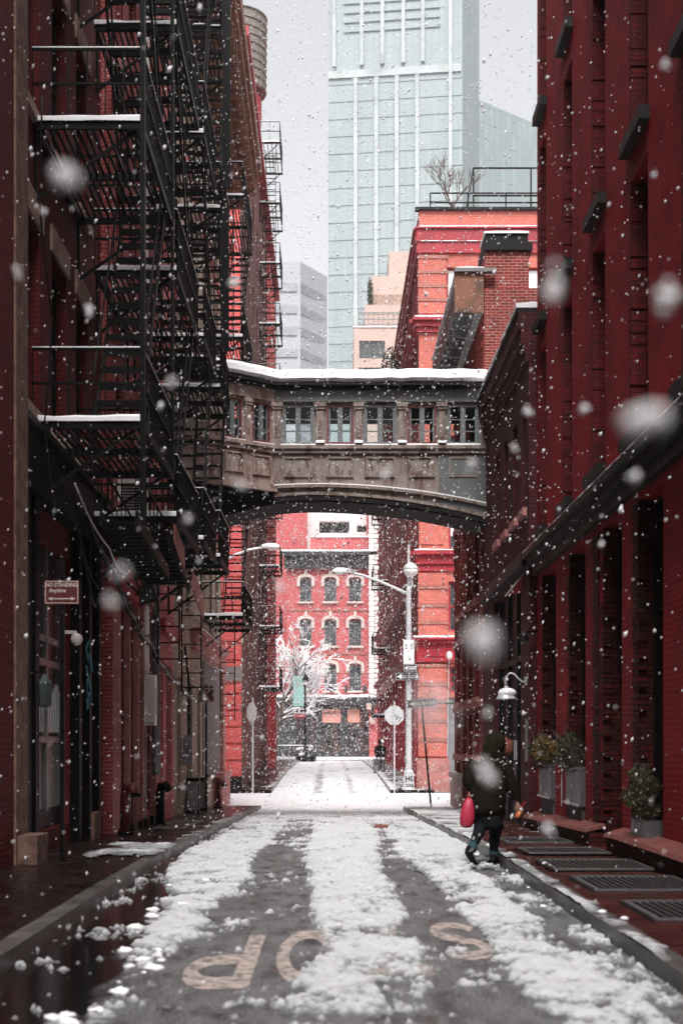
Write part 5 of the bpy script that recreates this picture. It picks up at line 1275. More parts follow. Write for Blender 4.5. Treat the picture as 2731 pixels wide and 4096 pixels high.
# ------------------------------------------------------------------ FAR BUILDINGS
YF = 130.; FX_ = FF(YF)
fo = []
for (a,b) in ((-2.84,-1.77),(-.61,.48),(1.63,2.77)):
    for (c,d_) in ((14.45,16.6),(10.4,12.8),(6.3,8.7)): fo.append((a,b,c,d_))
fb = building('far_red_building','red brick building with arched windows and black shopfront closing the street view',FX_,-4.05,4.2,17.45,fo,'far_red_brick',12,rev=.3,fmat='blue_grey_frame',pmat='grey_glass',nx=2,nz=2,base=(0,133,.2),z0=5.9)
for o in fo:
    ar = MB()
    cx = (o[0]+o[1])/2; hw = (o[1]-o[0])/2
    L = []
    n = 10; 
    for i in range(n):
        a0 = math.pi*(1-i/n); a1 = math.pi*(1-(i+1)/n); ri, ro = hw, hw+.26
        q4 = [(cx+ri*math.cos(a0),o[3]-.12+ri*.42*math.sin(a0)),(cx+ri*math.cos(a1),o[3]-.12+ri*.42*math.sin(a1)),(cx+ro*math.cos(a1),o[3]-.10+(ro*.6)*math.sin(a1)),(cx+ro*math.cos(a0),o[3]-.10+(ro*.6)*math.sin(a0))]
        ar.prism(FX_, q4, .002, .12)
    for s_ in (-1,1): u = cx+s_*(hw+.13); ar.fbox(FX_,u-.13,u+.13,.002,.12,o[3]-.75,o[3]-.1)
    ar.fbox(FX_,cx-.13,cx+.13,.12,.18,o[3]+.3,o[3]+.75)
    ar.fbox(FX_,o[0]-.2,o[1]+.2,.002,.2,o[2]-.16,o[2])
    ar.build('window_surround', M['pale_stone'], fb)
pr = MB()
for o in fo:      # brick haunches filling the corners of the arch
    cx = (o[0]+o[1])/2; hw = (o[1]-o[0])/2
    for s_ in (-1,1):
        pr.prism(FX_, [(cx+s_*hw,o[3]+.003),(cx+s_*hw,o[3]-.30),(cx+s_*hw*.86,o[3]-.12),(cx+s_*hw*.55,o[3]+.003)][::s_], -.29,-.002)
pr.build('arch_haunch', M['far_red_brick'], fb)
bl = MB()
for z in (13.6,9.6): bl.fbox(FX_,-4.05,4.2,.002,.07,z,z+.14)
each(bl, 1, 'string_course', M['cap_stone'], fb)
c = MB(); c.fbox(FX_,-4.3,4.2,.002,.45,17.45,18.6); c.fbox(FX_,-4.5,4.2,.002,.9,18.6,18.95); 
for i in range(17): c.fbox(FX_,-4.2+i*.5,-4.05+i*.5,.45,.75,17.9,18.6)
c.build('cornice', M['shopfront_black'], fb); snowcap(fb,FX_,-4.5,4.2,-1,.9,18.95,.22,3)
bx = MB()
for u in (-4.0,-1.9,-.1,.1+1.1,2.9,3.6): bx.fbox(FX_,u,u+.3,.01,.2,6.15,6.75)
each(bx, 1, 'soffit_box', M['shopfront_black'], fb)
sf = MB(); sops = [(-3.3,-2.2,.6,4.6),(-1.95,-1.2,.5,4.6),(-.86,.95,.45,4.7),(1.45,3.45,.45,4.7)]
facade(sf,FF(129.6),-5.6,4.2,-1,5.7,sops,.3); sf.box(-5.6,4.2,129.9,141,-1,5.89); sf.box(-5.7,4.3,129.0,129.6,5.0,5.7); sh_ = sf.build('shopfront', M['shopfront_black'], fb)
for o in sops: window(fb,FF(129.6),o[0],o[1],o[2],o[3],-.1,M['shopfront_black'],M['shop_glass'],2,2,.1)
snowcap(fb,FX_,-5.75,4.3,0,1.0,5.7,.25,7)
for (a,b,sg) in ((-.80,.9,'space for is'),(1.5,2.6,'')):
    o = MB(); o.fbox(FF(129.6),a,b,-.14,-.08,3.38,4.62); pz = o.build('poster', M['poster_pink'], fb)
    if sg: text_mesh(sg,FF(129.6),(a+b)/2+.1,-.07,4.28,.36,M['black_paint'],pz)
lt = MB(); lt.fbox(FF(129.6),2.7,3.35,-.17,-.15,3.3,4.5); lt.build('sign_panel', M['coral_brick'], fb)
mn = MB(); q = random.Random(4)
for i in range(26):
    u = q.choice([q.uniform(-.8,.9),q.uniform(1.5,3.4)]); z = q.uniform(.7,3.0); mn.fbox(FF(129.6),u,u+q.uniform(.08,.3),-.25,-.13,z,z+q.uniform(.1,.5))
mn.build('display', M['poster_pink'], fb)
for k,(u,z,w_,h_,lab) in enumerate(((3.55,4.85,.7,.6,'square cream hanging sign above the round one at right end of black shopfront'),(3.75,3.6,.6,.75,'round cream hanging sign at right end of the black shopfront'))):
    t = thing('hanging_sign', (u,128.9,z), lab, 'sign'); m = MB()
    if k: m.prism(FF(128.9),[(u+w_/2*math.cos(R(a)),z+h_/2*math.sin(R(a))) for a in range(0,360,24)],0,.06)
    else: m.fbox(FF(128.9),u-w_/2,u+w_/2,0,.06,z-h_/2,z+h_/2)
    m.build('board', M['cream_stucco'], t); MB().bar((u,128.93,z+h_/2),(u,129.6,z+h_/2+.1),.04).build('bracket', M['black_iron'], t)
st = building('setback_storey','red rooftop storey with snowy parapet behind the black cornice',FF(131.5),-1.9,4.2,20.55,[(-1.5,3.6,18.9,19.35,6,1)],'far_red_brick',3,rev=.2,z0=17.4,fmat='white_paint',pmat='grey_glass',base=(1,133,17.5)); snowcap(st,FF(131.5),-1.95,4.2,-.3,.1,20.55,.12,1)
building('pink_building','plain salmon pink building rising behind left end of the red building',FF(137),-9,-2.35,26,[],'far_red_brick',9,z0=-1,base=(-6,140,.2))
wb = building('white_building','white stucco penthouse with dark recessed openings seen under the bridge',FF(140),-2.6,4.9,27.5,[(-1.15,1.8,22.2,23.35,3,1),(2.55,4.45,22.3,22.95,2,1)],'brown_brick',8,rev=1.0,z0=15,base=(1,144,15),pmat='dark_glass')
for ch_ in wb.children:
    if ch_.name.startswith('wall'): ch_.data.materials[0] = M['white_stucco']
nb = building('quoined_building','red building with white banded corner quoins right of the arched-window building',FF(129.2),4.22 if False else 3.46,14,26,[],'far_red_brick',10,z0=-1,base=(8,134,.2))
qn = MB(); z = 6.0; k = 0
while z < 25.8: qn.fbox(FF(129.2),3.44,4.3-.12*(k%2),.002,.1,z,z+.42); z += .47; k += 1
qn.build('quoin', M['white_stucco'], nb)
bd = MB(); z = 5.95
while z < 25.6: bd.fbox(FF(129.2),3.44,4.25,.003,.05,z-.06,z); z += .47
bd.build('joint', M['cap_stone'], nb)
# pale stepped apartment house
FBe = FF(170.)
be = building('stepped_apartment_house','pale peach stepped apartment house with roof terraces behind the coral building',FBe,2.72,14,51.2,[(3.36,6.45,47.5,49.6,5,1),(3.36,6.45,44.3,46.4,5,1),(3.36,6.45,41.1,43.2,5,1)],'brown_brick',12,rev=.3,z0=0,base=(8,176,.3),fmat='grey_metal',pmat='grey_glass')
for ch_ in be.children:
    if ch_.name.startswith('wall'): ch_.data.materials[0] = M['cream_stucco']
u_ = MB(); u_.box(4.1,14,172,182,51.2,54.5); u_.box(5.0,14,174,182,54.5,58.6); u_.box(7.1,14,175,182,58.6,62); u_.build('upper_storey', M['cream_stucco'], be)
u_ = MB(); u_.box(5.1,9.5,173.4,174,54.5,56.2); u_.build('terrace_wall', M['tan_stone'], be)
u_ = MB()
for z in (51.6,52.2,52.8,53.0): u_.bar((3.2,170.1,z),(9,170.1,z),.1)
for i in range(10): u_.bar((3.2+i*.6,170.1,51.2),(3.2+i*.6,170.1,53.0),.08); u_.bar((3.2+i*.6,170.1,53.0),(3.4+i*.6,172,53.6),.07)
u_.build('pergola', M['grey_metal'], be); snowcap(be,FBe,2.6,9,-.5,.1,51.2,.2,2)
t = thing('cypress_tree', (4.75,173,54.5), 'slim dark cypress on the terrace of the peach apartment house', 'tree'); leaves('crown', M['leaf_green'], t, (4.75,173,56.2),(.35,.35,1.9),500,.16,4); MB().tube([(4.75,173,54.5),(4.75,173,56)],.08).build('trunk', M['bark'], t)

# skyscrapers in thin haze, with more haze put into their own colours
Yt = 330.
tw_ = thing('glass_tower', (16,340,.3), 'tall pale blue-green glass office tower with white vertical fins faded by pale colouring and snow', 'skyscraper')
fp_ = [(-.6,334),(30.4,330),(35.8,344),(5,352)]
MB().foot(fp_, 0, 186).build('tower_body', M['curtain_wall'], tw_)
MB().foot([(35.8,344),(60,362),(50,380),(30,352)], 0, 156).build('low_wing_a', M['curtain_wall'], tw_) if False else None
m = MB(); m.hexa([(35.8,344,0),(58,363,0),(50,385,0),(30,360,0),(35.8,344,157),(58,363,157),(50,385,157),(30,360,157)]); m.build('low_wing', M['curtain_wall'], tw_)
ud = Vector((31,-4)).normalized(); FT = FR(-.6,334,ud.x,ud.y,ud.y,-ud.x)
def upx(px, off=0): # distance along the facade at which a vertical line stands
    t = (px-760)/3267; return ((t*334)-(-.6))/(ud.x-t*ud.y)
fn = MB()
for px in (817,864,911,958): fn.fbox(FT,upx(px)-.45,upx(px)+.45,.05,.7,0,157)
for px in (768,831,878,926,971): fn.fbox(FT,upx(px)-.42,upx(px)+.42,.05,.7,160,184)
fn.build('fin', M['fin_white'], tw_)
fn = MB(); fn.fbox(FT,upx(1030),upx(1038),.05,.8,0,184); fn.fbox(FT,0,31,.05,.4,157.3,159); fn.build('band', M['fin_white'], tw_)
fn = MB()
for i in range(7): fn.fbox(FT,upx(790)+.0,upx(1010),.05,.3,168+i*2.2,168.9+i*2.2)
for i in range(38): fn.fbox(FT,0,31.2,.04,.12,6+i*4.05,6.35+i*4.05)
fn.build('louvre_band', M['curtain_wall'], tw_)
gt_ = thing('grey_tower', (-8,264,.3), 'faint grey ribbed tower faded by pale colouring and snow left of the glass tower', 'skyscraper')
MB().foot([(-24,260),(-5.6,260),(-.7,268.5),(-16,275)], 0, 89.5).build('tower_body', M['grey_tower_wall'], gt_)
fn = MB()
for i in range(20): fn.box(-23,-6.2,259.8,259.99,8+i*4,9.6+i*4)
for i in range(20): fn.hexa([(-5.5,259.9,8+i*4),(-1,268.1,8+i*4),(-.95,268.2,8+i*4),(-5.6,260.1,8+i*4),(-5.4,259.8,9.6+i*4),(-.9,268.0,9.6+i*4),(-.95,268.2,9.6+i*4),(-5.6,260.1,9.6+i*4)])
fn.build('window_band', M['pale_band'], gt_)

# snow-laden tree at the far end
t = thing('snowy_tree', (-4.1,117,.1), 'bare tree with every branch under thick snow, in front of the far red building', 'tree')
q = random.Random(21); tr = MB(); sn = MB()
tr.tube([(-4.9,117,0),(-4.5,117,2),(-4.2,117,3.6),(-3.9,117,5)],[.28,.24,.2,.17],9); 
tr.build('trunk', M['bark'], t)
cr_ = MB()
for (p,d_,L,r_) in (((-4.2,117,3.8),(1,.1,.45),2.7,.10),((-4.0,117,4.6),(1,0,.7),2.6,.10),((-3.9,117,5),(.8,-.2,1.4),2.9,.11),((-3.9,117,5),(.2,.2,1.6),3.0,.10),((-4.1,117,4.2),(-.5,-.3,1.5),2.6,.09),((-4.2,117,3.4),(.9,.3,.3),2.6,.08),((-3.9,117,5.0),(.6,.2,1.0),3.2,.11)):
    branchy(cr_,p,d_,L,r_,5,q,sn,.6,.05,2); branchy(cr_,p,(d_[0]+q.uniform(-.3,.3),d_[1],d_[2]+q.uniform(-.2,.4)),L*.9,r_*.7,3,q,sn,.6,.1,3)
cr_.build('crown', M['bark'], t); sn.build('branch_snow', M['snow_white'], t)
# ------------------------------------------------------------------ PEOPLE
def skin_body(name, V, E, Rr, mat, par, root=0, sub=1):
    me = bpy.data.meshes.new('figure_source'); w = WL[par.name]
    me.from_pydata([(a-w[0],b-w[1],c-w[2]) for a,b,c in V], E, []); o = bpy.data.objects.new('figure_source', me); col.objects.link(o)
    o.modifiers.new('Skin','SKIN')
    sv = me.skin_vertices[0].data
    for i,r in enumerate(Rr): sv[i].radius = r if isinstance(r,tuple) else (r,r); sv[i].use_root = (i == root)
    s = o.modifiers.new('Sub','SUBSURF'); s.levels = sub; s.render_levels = sub
    dg = bpy.context.evaluated_depsgraph_get(); m2 = bpy.data.meshes.new_from_object(o.evaluated_get(dg)); bpy.data.objects.remove(o)
    m2.name = name; m2.materials.clear(); m2.materials.append(mat); m2.polygons.foreach_set('use_smooth',[True]*len(m2.polygons))
    b = bpy.data.objects.new(name, m2); col.objects.link(b); b.parent = par; WL[b.name] = w; return b
def loft(mb, rings, n=20, fold=.0, seed=0, cap=True):
    q = random.Random(seed); ph = [q.uniform(0,6) for _ in range(6)]; k0 = len(mb.v)
    for i,(c,rx,ry) in enumerate(rings):
        for j in range(n):
            t = 2*math.pi*j/n; e = 1+fold*(math.sin(3*t+ph[0]+i*.9)*.5+math.sin(7*t+ph[1]-i*1.3)*.35+math.sin(i*2.3+ph[2]+t)*.4)
            mb.v.append((c[0]+rx*math.cos(t)*e, c[1]+ry*math.sin(t)*e, c[2]+fold*.05*math.sin(4*t+i)))
    for i in range(len(rings)-1):
        for j in range(n): a = k0+i*n+j; b = k0+i*n+(j+1)%n; mb.f.append((a,b,b+n,a+n))
    if cap: mb.f.append(tuple(k0+j for j in range(n))[::-1]); mb.f.append(tuple(k0+(len(rings)-1)*n+j for j in range(n)))
def limb(mb, pts, rad, n=12, fold=.06, seed=0):
    # smooth sleeve or trouser leg
    q = random.Random(seed); P = []; RR = []
    for i in range(len(pts)-1):
        for k in range(4): t = k/4; P.append(Vector(pts[i]).lerp(Vector(pts[i+1]),t)); RR.append((rad[i]*(1-t)+rad[i+1]*t)*(1+fold*math.sin((i*4+k)*2.1+seed)))
    P.append(Vector(pts[-1])); RR.append(rad[-1])
    for _ in range(2): P = [P[0]]+[(P[i-1]+P[i]*2+P[i+1])/4 for i in range(1,len(P)-1)]+[P[-1]]
    mb.tube(P, RR, n)
OX, OY = 0.0, 18.2
pz = g(OY)
t = thing('person', (2.03,OY,pz), 'person in olive hooded parka walking away beside the right kerb, holding a cup', 'person')
V = [(2.03,0,.88),(2.02,0,1.05),(2.03,.01,1.22),(2.08,.02,1.37),(2.11,.04,1.44),(2.13,.06,1.53),(2.135,.07,1.61),   # 0-6 spine, head
     (1.87,0,1.30),(1.77,-.05,1.10),(1.775,-.06,.955),      # 7-9 left arm
     (2.20,.04,1.29),(2.29,.04,1.05),(2.372,.06,.83),        # 10-12 right arm
     (1.95,0,.83),(1.90,-.04,.48),(1.795,-.24,.27),(1.735,-.28,.20),(1.81,-.24,.035),   # 13-17 left leg
     (2.10,.02,.83),(2.105,.06,.48),(2.09,.10,.12),(2.09,.07,.07),(2.21,.20,.05)]       # 18-22 right leg
E = [(0,1),(1,2),(2,3),(3,4),(4,5),(5,6),(2,7),(7,8),(8,9),(2,10),(10,11),(11,12),(0,13),(13,14),(14,15),(15,16),(16,17),(0,18),(18,19),(19,20),(20,21),(21,22)]
Rr = [.14,.13,.14,.055,.05,.085,.07,.06,.045,.028,.06,.045,.028,.09,.06,.04,.035,.035,.09,.06,.04,.035,.035]
def hand(V,E,Rr,w,p,fs,th):
    i0 = len(V); V.append(p); E.append((w,i0)); Rr.append(.03)
    for f in fs:
        prev = i0
        for k,c in enumerate(f): V.append(c); E.append((prev,len(V)-1)); Rr.append(.0095-.0012*k); prev = len(V)-1
    prev = i0
    for k,c in enumerate(th): V.append(c); E.append((prev,len(V)-1)); Rr.append(.011-.0015*k); prev = len(V)-1
# right hand closes around the cup rim, left hand around the bag handles
hand(V,E,Rr,12,(2.385,.055,.76),[[(2.372,.008,.735),(2.366,-.008,.705),(2.37,-.006,.675)],[(2.388,.0,.735),(2.386,-.014,.702),(2.388,-.01,.668)],[(2.405,.004,.737),(2.408,-.010,.705),(2.408,-.006,.675)],[(2.422,.014,.742),(2.43,.002,.715),(2.43,.004,.69)]],[(2.36,.05,.725),(2.362,.03,.695)])
hand(V,E,Rr,9,(1.762,-.06,.92),[[(1.745,-.09,.90),(1.75,-.10,.872),(1.762,-.09,.86)],[(1.755,-.10,.895),(1.76,-.11,.868),(1.772,-.10,.855)],[(1.768,-.10,.893),(1.773,-.11,.868),(1.783,-.10,.858)],[(1.782,-.095,.897),(1.786,-.10,.875),(1.794,-.09,.866)]],[(1.785,-.06,.89),(1.782,-.08,.868)])
V = [(a,b+OY,c+pz) for a,b,c in V]
skin_body('body', V, E, Rr, M['skin'], t)
o = lambda x,y,z: (x,OY+y,z+pz)
pk = MB()
loft(pk,[(o(1.99,0,.64),.225,.17),(o(1.985,0,.72),.235,.18),(o(1.985,0,.84),.245,.185),(o(1.99,0,.96),.25,.185),(o(1.995,0,1.06),.265,.185),(o(2.0,0,1.15),.262,.18),(o(2.015,0,1.23),.24,.17),(o(2.035,.01,1.30),.205,.145),(o(2.06,.02,1.355),.155,.12),(o(2.085,.03,1.40),.12,.11),(o(2.10,.03,1.44),.105,.10)],30,.075,3)
limb(pk,[o(1.86,0,1.29),o(1.79,-.03,1.18),o(1.755,-.06,1.06),o(1.80,-.06,.955)],[.10,.098,.088,.06],14,.07,1)
limb(pk,[o(2.19,.03,1.28),o(2.255,.03,1.14),o(2.305,.04,1.0),o(2.365,.055,.83)],[.10,.095,.085,.06],14,.08,2)
pk.build('parka', M['olive_cloth'], t, smooth=True)
sn = MB(); q = random.Random(3)
for i in range(60): sn.ball(o(2.0+q.uniform(-.2,.25),-.10+q.uniform(-.05,.1),1.33+q.uniform(-.12,.05)), q.uniform(.003,.009), i, 1, 1, 1, 5, 4, .2)
sn.build('settled_snow', M['snow_white'], t)
hd = MB(); loft(hd,[(o(2.06,.02,1.35),.145,.12),(o(2.055,.03,1.41),.125,.125),(o(2.075,.04,1.47),.135,.14),(o(2.10,.05,1.53),.142,.15),(o(2.115,.06,1.59),.130,.145),(o(2.115,.06,1.64),.105,.12),(o(2.11,.06,1.68),.066,.08),(o(2.105,.06,1.705),.02,.025)],26,.045,8)
hd.build('hood', M['olive_cloth'], t, smooth=True)
fu = MB(); fu.ball(o(2.235,.13,1.50),.10,4,.85,.9,1.2,16,12,.05); q = random.Random(8)
for i in range(700):
    d_ = Vector((q.gauss(0,1),q.gauss(0,1),q.gauss(0,1))).normalized(); c = Vector(o(2.235,.13,1.50))+Vector((d_.x*.085,d_.y*.09,d_.z*.12)); e = c+d_*.022+Vector((q.gauss(0,.008),q.gauss(0,.008),q.gauss(0,.008))); s = d_.orthogonal().normalized()*.004
    fu.add([c-s,c+s,e],[(0,1,2)])
fu.build('fur_trim', M['fur_pink'], t)
sk = MB(); loft(sk,[(o(2.02,0,.44),.185,.14),(o(2.015,0,.52),.19,.15),(o(2.0,0,.60),.20,.155),(o(1.99,0,.68),.215,.165)],24,.04,5); sk.build('skirt', M['black_cloth'], t, smooth=True)
tr = MB(); limb(tr,[o(1.95,0,.75),o(1.915,-.04,.5),o(1.86,-.14,.38),o(1.80,-.24,.28)],[.105,.085,.072,.055],14,.05,1); limb(tr,[o(2.10,.02,.75),o(2.11,.06,.48),o(2.10,.09,.30),o(2.09,.10,.13)],[.105,.085,.07,.056],14,.05,2)
tr.build('trousers', M['denim_dark'], t, smooth=True)
for a,(p0,p1) in enumerate(((o(1.81,-.21,.30),o(1.765,-.27,.205)),(o(2.09,.10,.16),o(2.09,.09,.08)))):
    m = MB(); limb(m,[p0,p1],[.060,.066],14,.05,3); m.build('sock', M['sock_wool'], t, smooth=True)
b1 = MB(); loft(b1,[(o(1.74,-.285,.20),.055,.05),(o(1.735,-.29,.165),.055,.045),(o(1.755,-.28,.115),.048,.035),(o(1.785,-.26,.065),.045,.03),(o(1.815,-.235,.03),.035,.025),(o(1.83,-.225,.012),.015,.015)],16,.0)
limb(b1,[o(1.765,-.27,.235),o(1.74,-.28,.185)],[.058,.058],12,0)
b1.build('boot', M['boot_leather'], t, smooth=True)
b2 = MB(); limb(b2,[o(2.09,.09,.12),o(2.09,.08,.06)],[.062,.062],12,0)
k0 = len(b2.v)
for s_ in range(8):
    u = s_/7; cx = 2.05+u*.19; cy = .04+u*.17; wd = .048*(1-.15*u)*(1 if s_ < 7 else .6); ht = .085*(1-u*.5)
    for j in range(10): a = 2*math.pi*j/10; b2.v.append(o(cx+wd*math.cos(a)*.66, cy-wd*math.cos(a)*.75, .005+max(0,ht*.5+ht*.55*math.sin(a))))
for s_ in range(7):
    for j in range(10): a = k0+s_*10+j; b = k0+s_*10+(j+1)%10; b2.f.append((a,b,b+10,a+10))
b2.f.append(tuple(k0+j for j in range(10))[::-1]); b2.f.append(tuple(k0+70+j for j in range(10)))
b2.build('boot', M['boot_leather'], t, smooth=True)
bg = thing('handbag', (1.72,OY-.1,pz+.5), 'pink slouchy handbag hanging from the walking person\'s left hand', 'handbag')
m = MB(); loft(m,[(o(1.72,-.12,.475),.03,.03),(o(1.72,-.12,.485),.065,.05),(o(1.722,-.12,.52),.088,.065),(o(1.725,-.12,.60),.096,.07),(o(1.735,-.12,.70),.085,.062),(o(1.745,-.11,.79),.062,.045),(o(1.755,-.10,.85),.035,.03)],20,.05,2); m.build('bag_body', M['pink_leather'], bg, smooth=True)
m = MB(); m.tube([o(1.72,-.12,.82),o(1.75,-.10,.90),o(1.765,-.095,.875),o(1.775,-.1,.82)],.008,6); m.tube([o(1.735,-.1,.80),o(1.765,-.085,.895),o(1.785,-.08,.83)],.008,6); m.build('handle', M['pink_leather'], bg)
cp = thing('drink_cup', (2.39,OY,pz+.6), 'clear plastic cup of orange iced drink with red straw in the person\'s right hand', 'cup')
def tilt(m, c, a):
    ca, sa = math.cos(a), math.sin(a); m.v = [(c[0]+(x-c[0])*ca+(z-c[2])*sa, y, c[2]-(x-c[0])*sa+(z-c[2])*ca) for x,y,z in m.v]
cc = o(2.39,.03,.62)
m = MB(); m.lathe(cc,[(.030,-.03),(.033,0),(.040,.065)],18); tilt(m,cc,.4); m.build('cup', M['orange_drink'], cp, smooth=True)
m = MB(); m.lathe(cc,[(.0405,.067),(.043,.075),(.041,.082),(.036,.10),(.018,.112)],18); tilt(m,cc,.4); m.build('lid', M['galvanised'], cp, smooth=True)
m = MB(); m.tube([(cc[0],cc[1],cc[2]+.10),(cc[0]+.02,cc[1],cc[2]+.20)],.006,8); tilt(m,cc,.4); m.build('straw', M['red_plastic'], cp)
# far walker
OY = 79.; pz = g(79)
t = thing('person', (2.72,OY,pz), 'person in a long black coat walking by the bollards far down the street', 'person')
V = [(2.72,0,.9),(2.72,0,1.1),(2.72,0,1.32),(2.72,-.01,1.46),(2.72,-.02,1.55),(2.72,-.02,1.68),(2.54,0,1.40),(2.48,0,1.13),(2.50,-.05,.88),(2.90,0,1.40),(2.97,0,1.13),(2.98,.05,.88),(2.64,0,.86),(2.63,-.12,.47),(2.64,-.02,.07),(2.64,-.2,.04),(2.80,0,.86),(2.81,.03,.47),(2.80,.16,.10),(2.80,.02,.04)]
E = [(0,1),(1,2),(2,3),(3,4),(4,5),(2,6),(6,7),(7,8),(2,9),(9,10),(10,11),(0,12),(12,13),(13,14),(14,15),(0,16),(16,17),(17,18),(18,19)]
Rr = [.14,.13,.14,.055,.085,.08,.06,.045,.03,.06,.045,.03,.09,.06,.04,.035,.09,.06,.04,.035]
for w,x in ((8,2.50),(11,2.985)): hand(V,E,Rr,w,(x,0,.83),[[(x-.02+i*.013,-.01,.79-.003*i),(x-.02+i*.013,-.02,.755)] for i in range(4)],[(x+.03,-.02,.80)])
skin_body('body', [(a,b+OY,c+pz) for a,b,c in V], E, Rr, M['skin'], t)
ct = MB(); loft(ct,[(o(2.72,0,.50),.26,.2),(o(2.72,0,.8),.25,.19),(o(2.72,0,1.05),.235,.18),(o(2.72,0,1.3),.25,.17),(o(2.72,0,1.42),.2,.14),(o(2.72,-.01,1.5),.09,.09)],20,.04,3)
limb(ct,[o(2.53,0,1.40),o(2.47,0,1.13),o(2.50,-.05,.90)],[.1,.085,.065],12); limb(ct,[o(2.91,0,1.40),o(2.98,0,1.13),o(2.98,.05,.90)],[.1,.085,.065],12); ct.build('coat', M['black_cloth'], t, smooth=True)
h = MB(); h.ball(o(2.72,.01,1.645),.115,1,1,1.1,1.15,14,10,.02); h.build('hat', M['black_cloth'], t, smooth=True)
tr = MB(); limb(tr,[o(2.64,0,.8),o(2.63,-.12,.47),o(2.64,-.02,.1)],[.1,.08,.06],12); limb(tr,[o(2.80,0,.8),o(2.81,.03,.47),o(2.80,.16,.12)],[.1,.08,.06],12); tr.build('trousers', M['denim_dark'], t, smooth=True)
for x,y in ((2.64,-.1),(2.80,.06)): m = MB(); m.ball(o(x,y,.06),.06,1,1,2.1,1,10,8,.05); m.build('boot', M['boot_leather'], t, smooth=True)
# litter in the road
lt = thing('cardboard_scrap', (1.0,29.5,g(29.5)+.05), 'small reddish cardboard scrap lying in road snow before the crossing', 'litter')
MB().hexa([(.92,29.4,g(29.5)+.03),(1.15,29.42,g(29.5)+.02),(1.2,29.6,g(29.5)+.04),(.9,29.62,g(29.5)+.02),(.93,29.4,g(29.5)+.09),(1.13,29.42,g(29.5)+.10),(1.2,29.6,g(29.5)+.08),(.92,29.62,g(29.5)+.10)]).build('scrap', M['cap_stone'], lt)
MB().box(.99,1.06,29.41,29.6,g(29.5)+.101,g(29.5)+.108).build('tape', M['tan_stone'], lt)

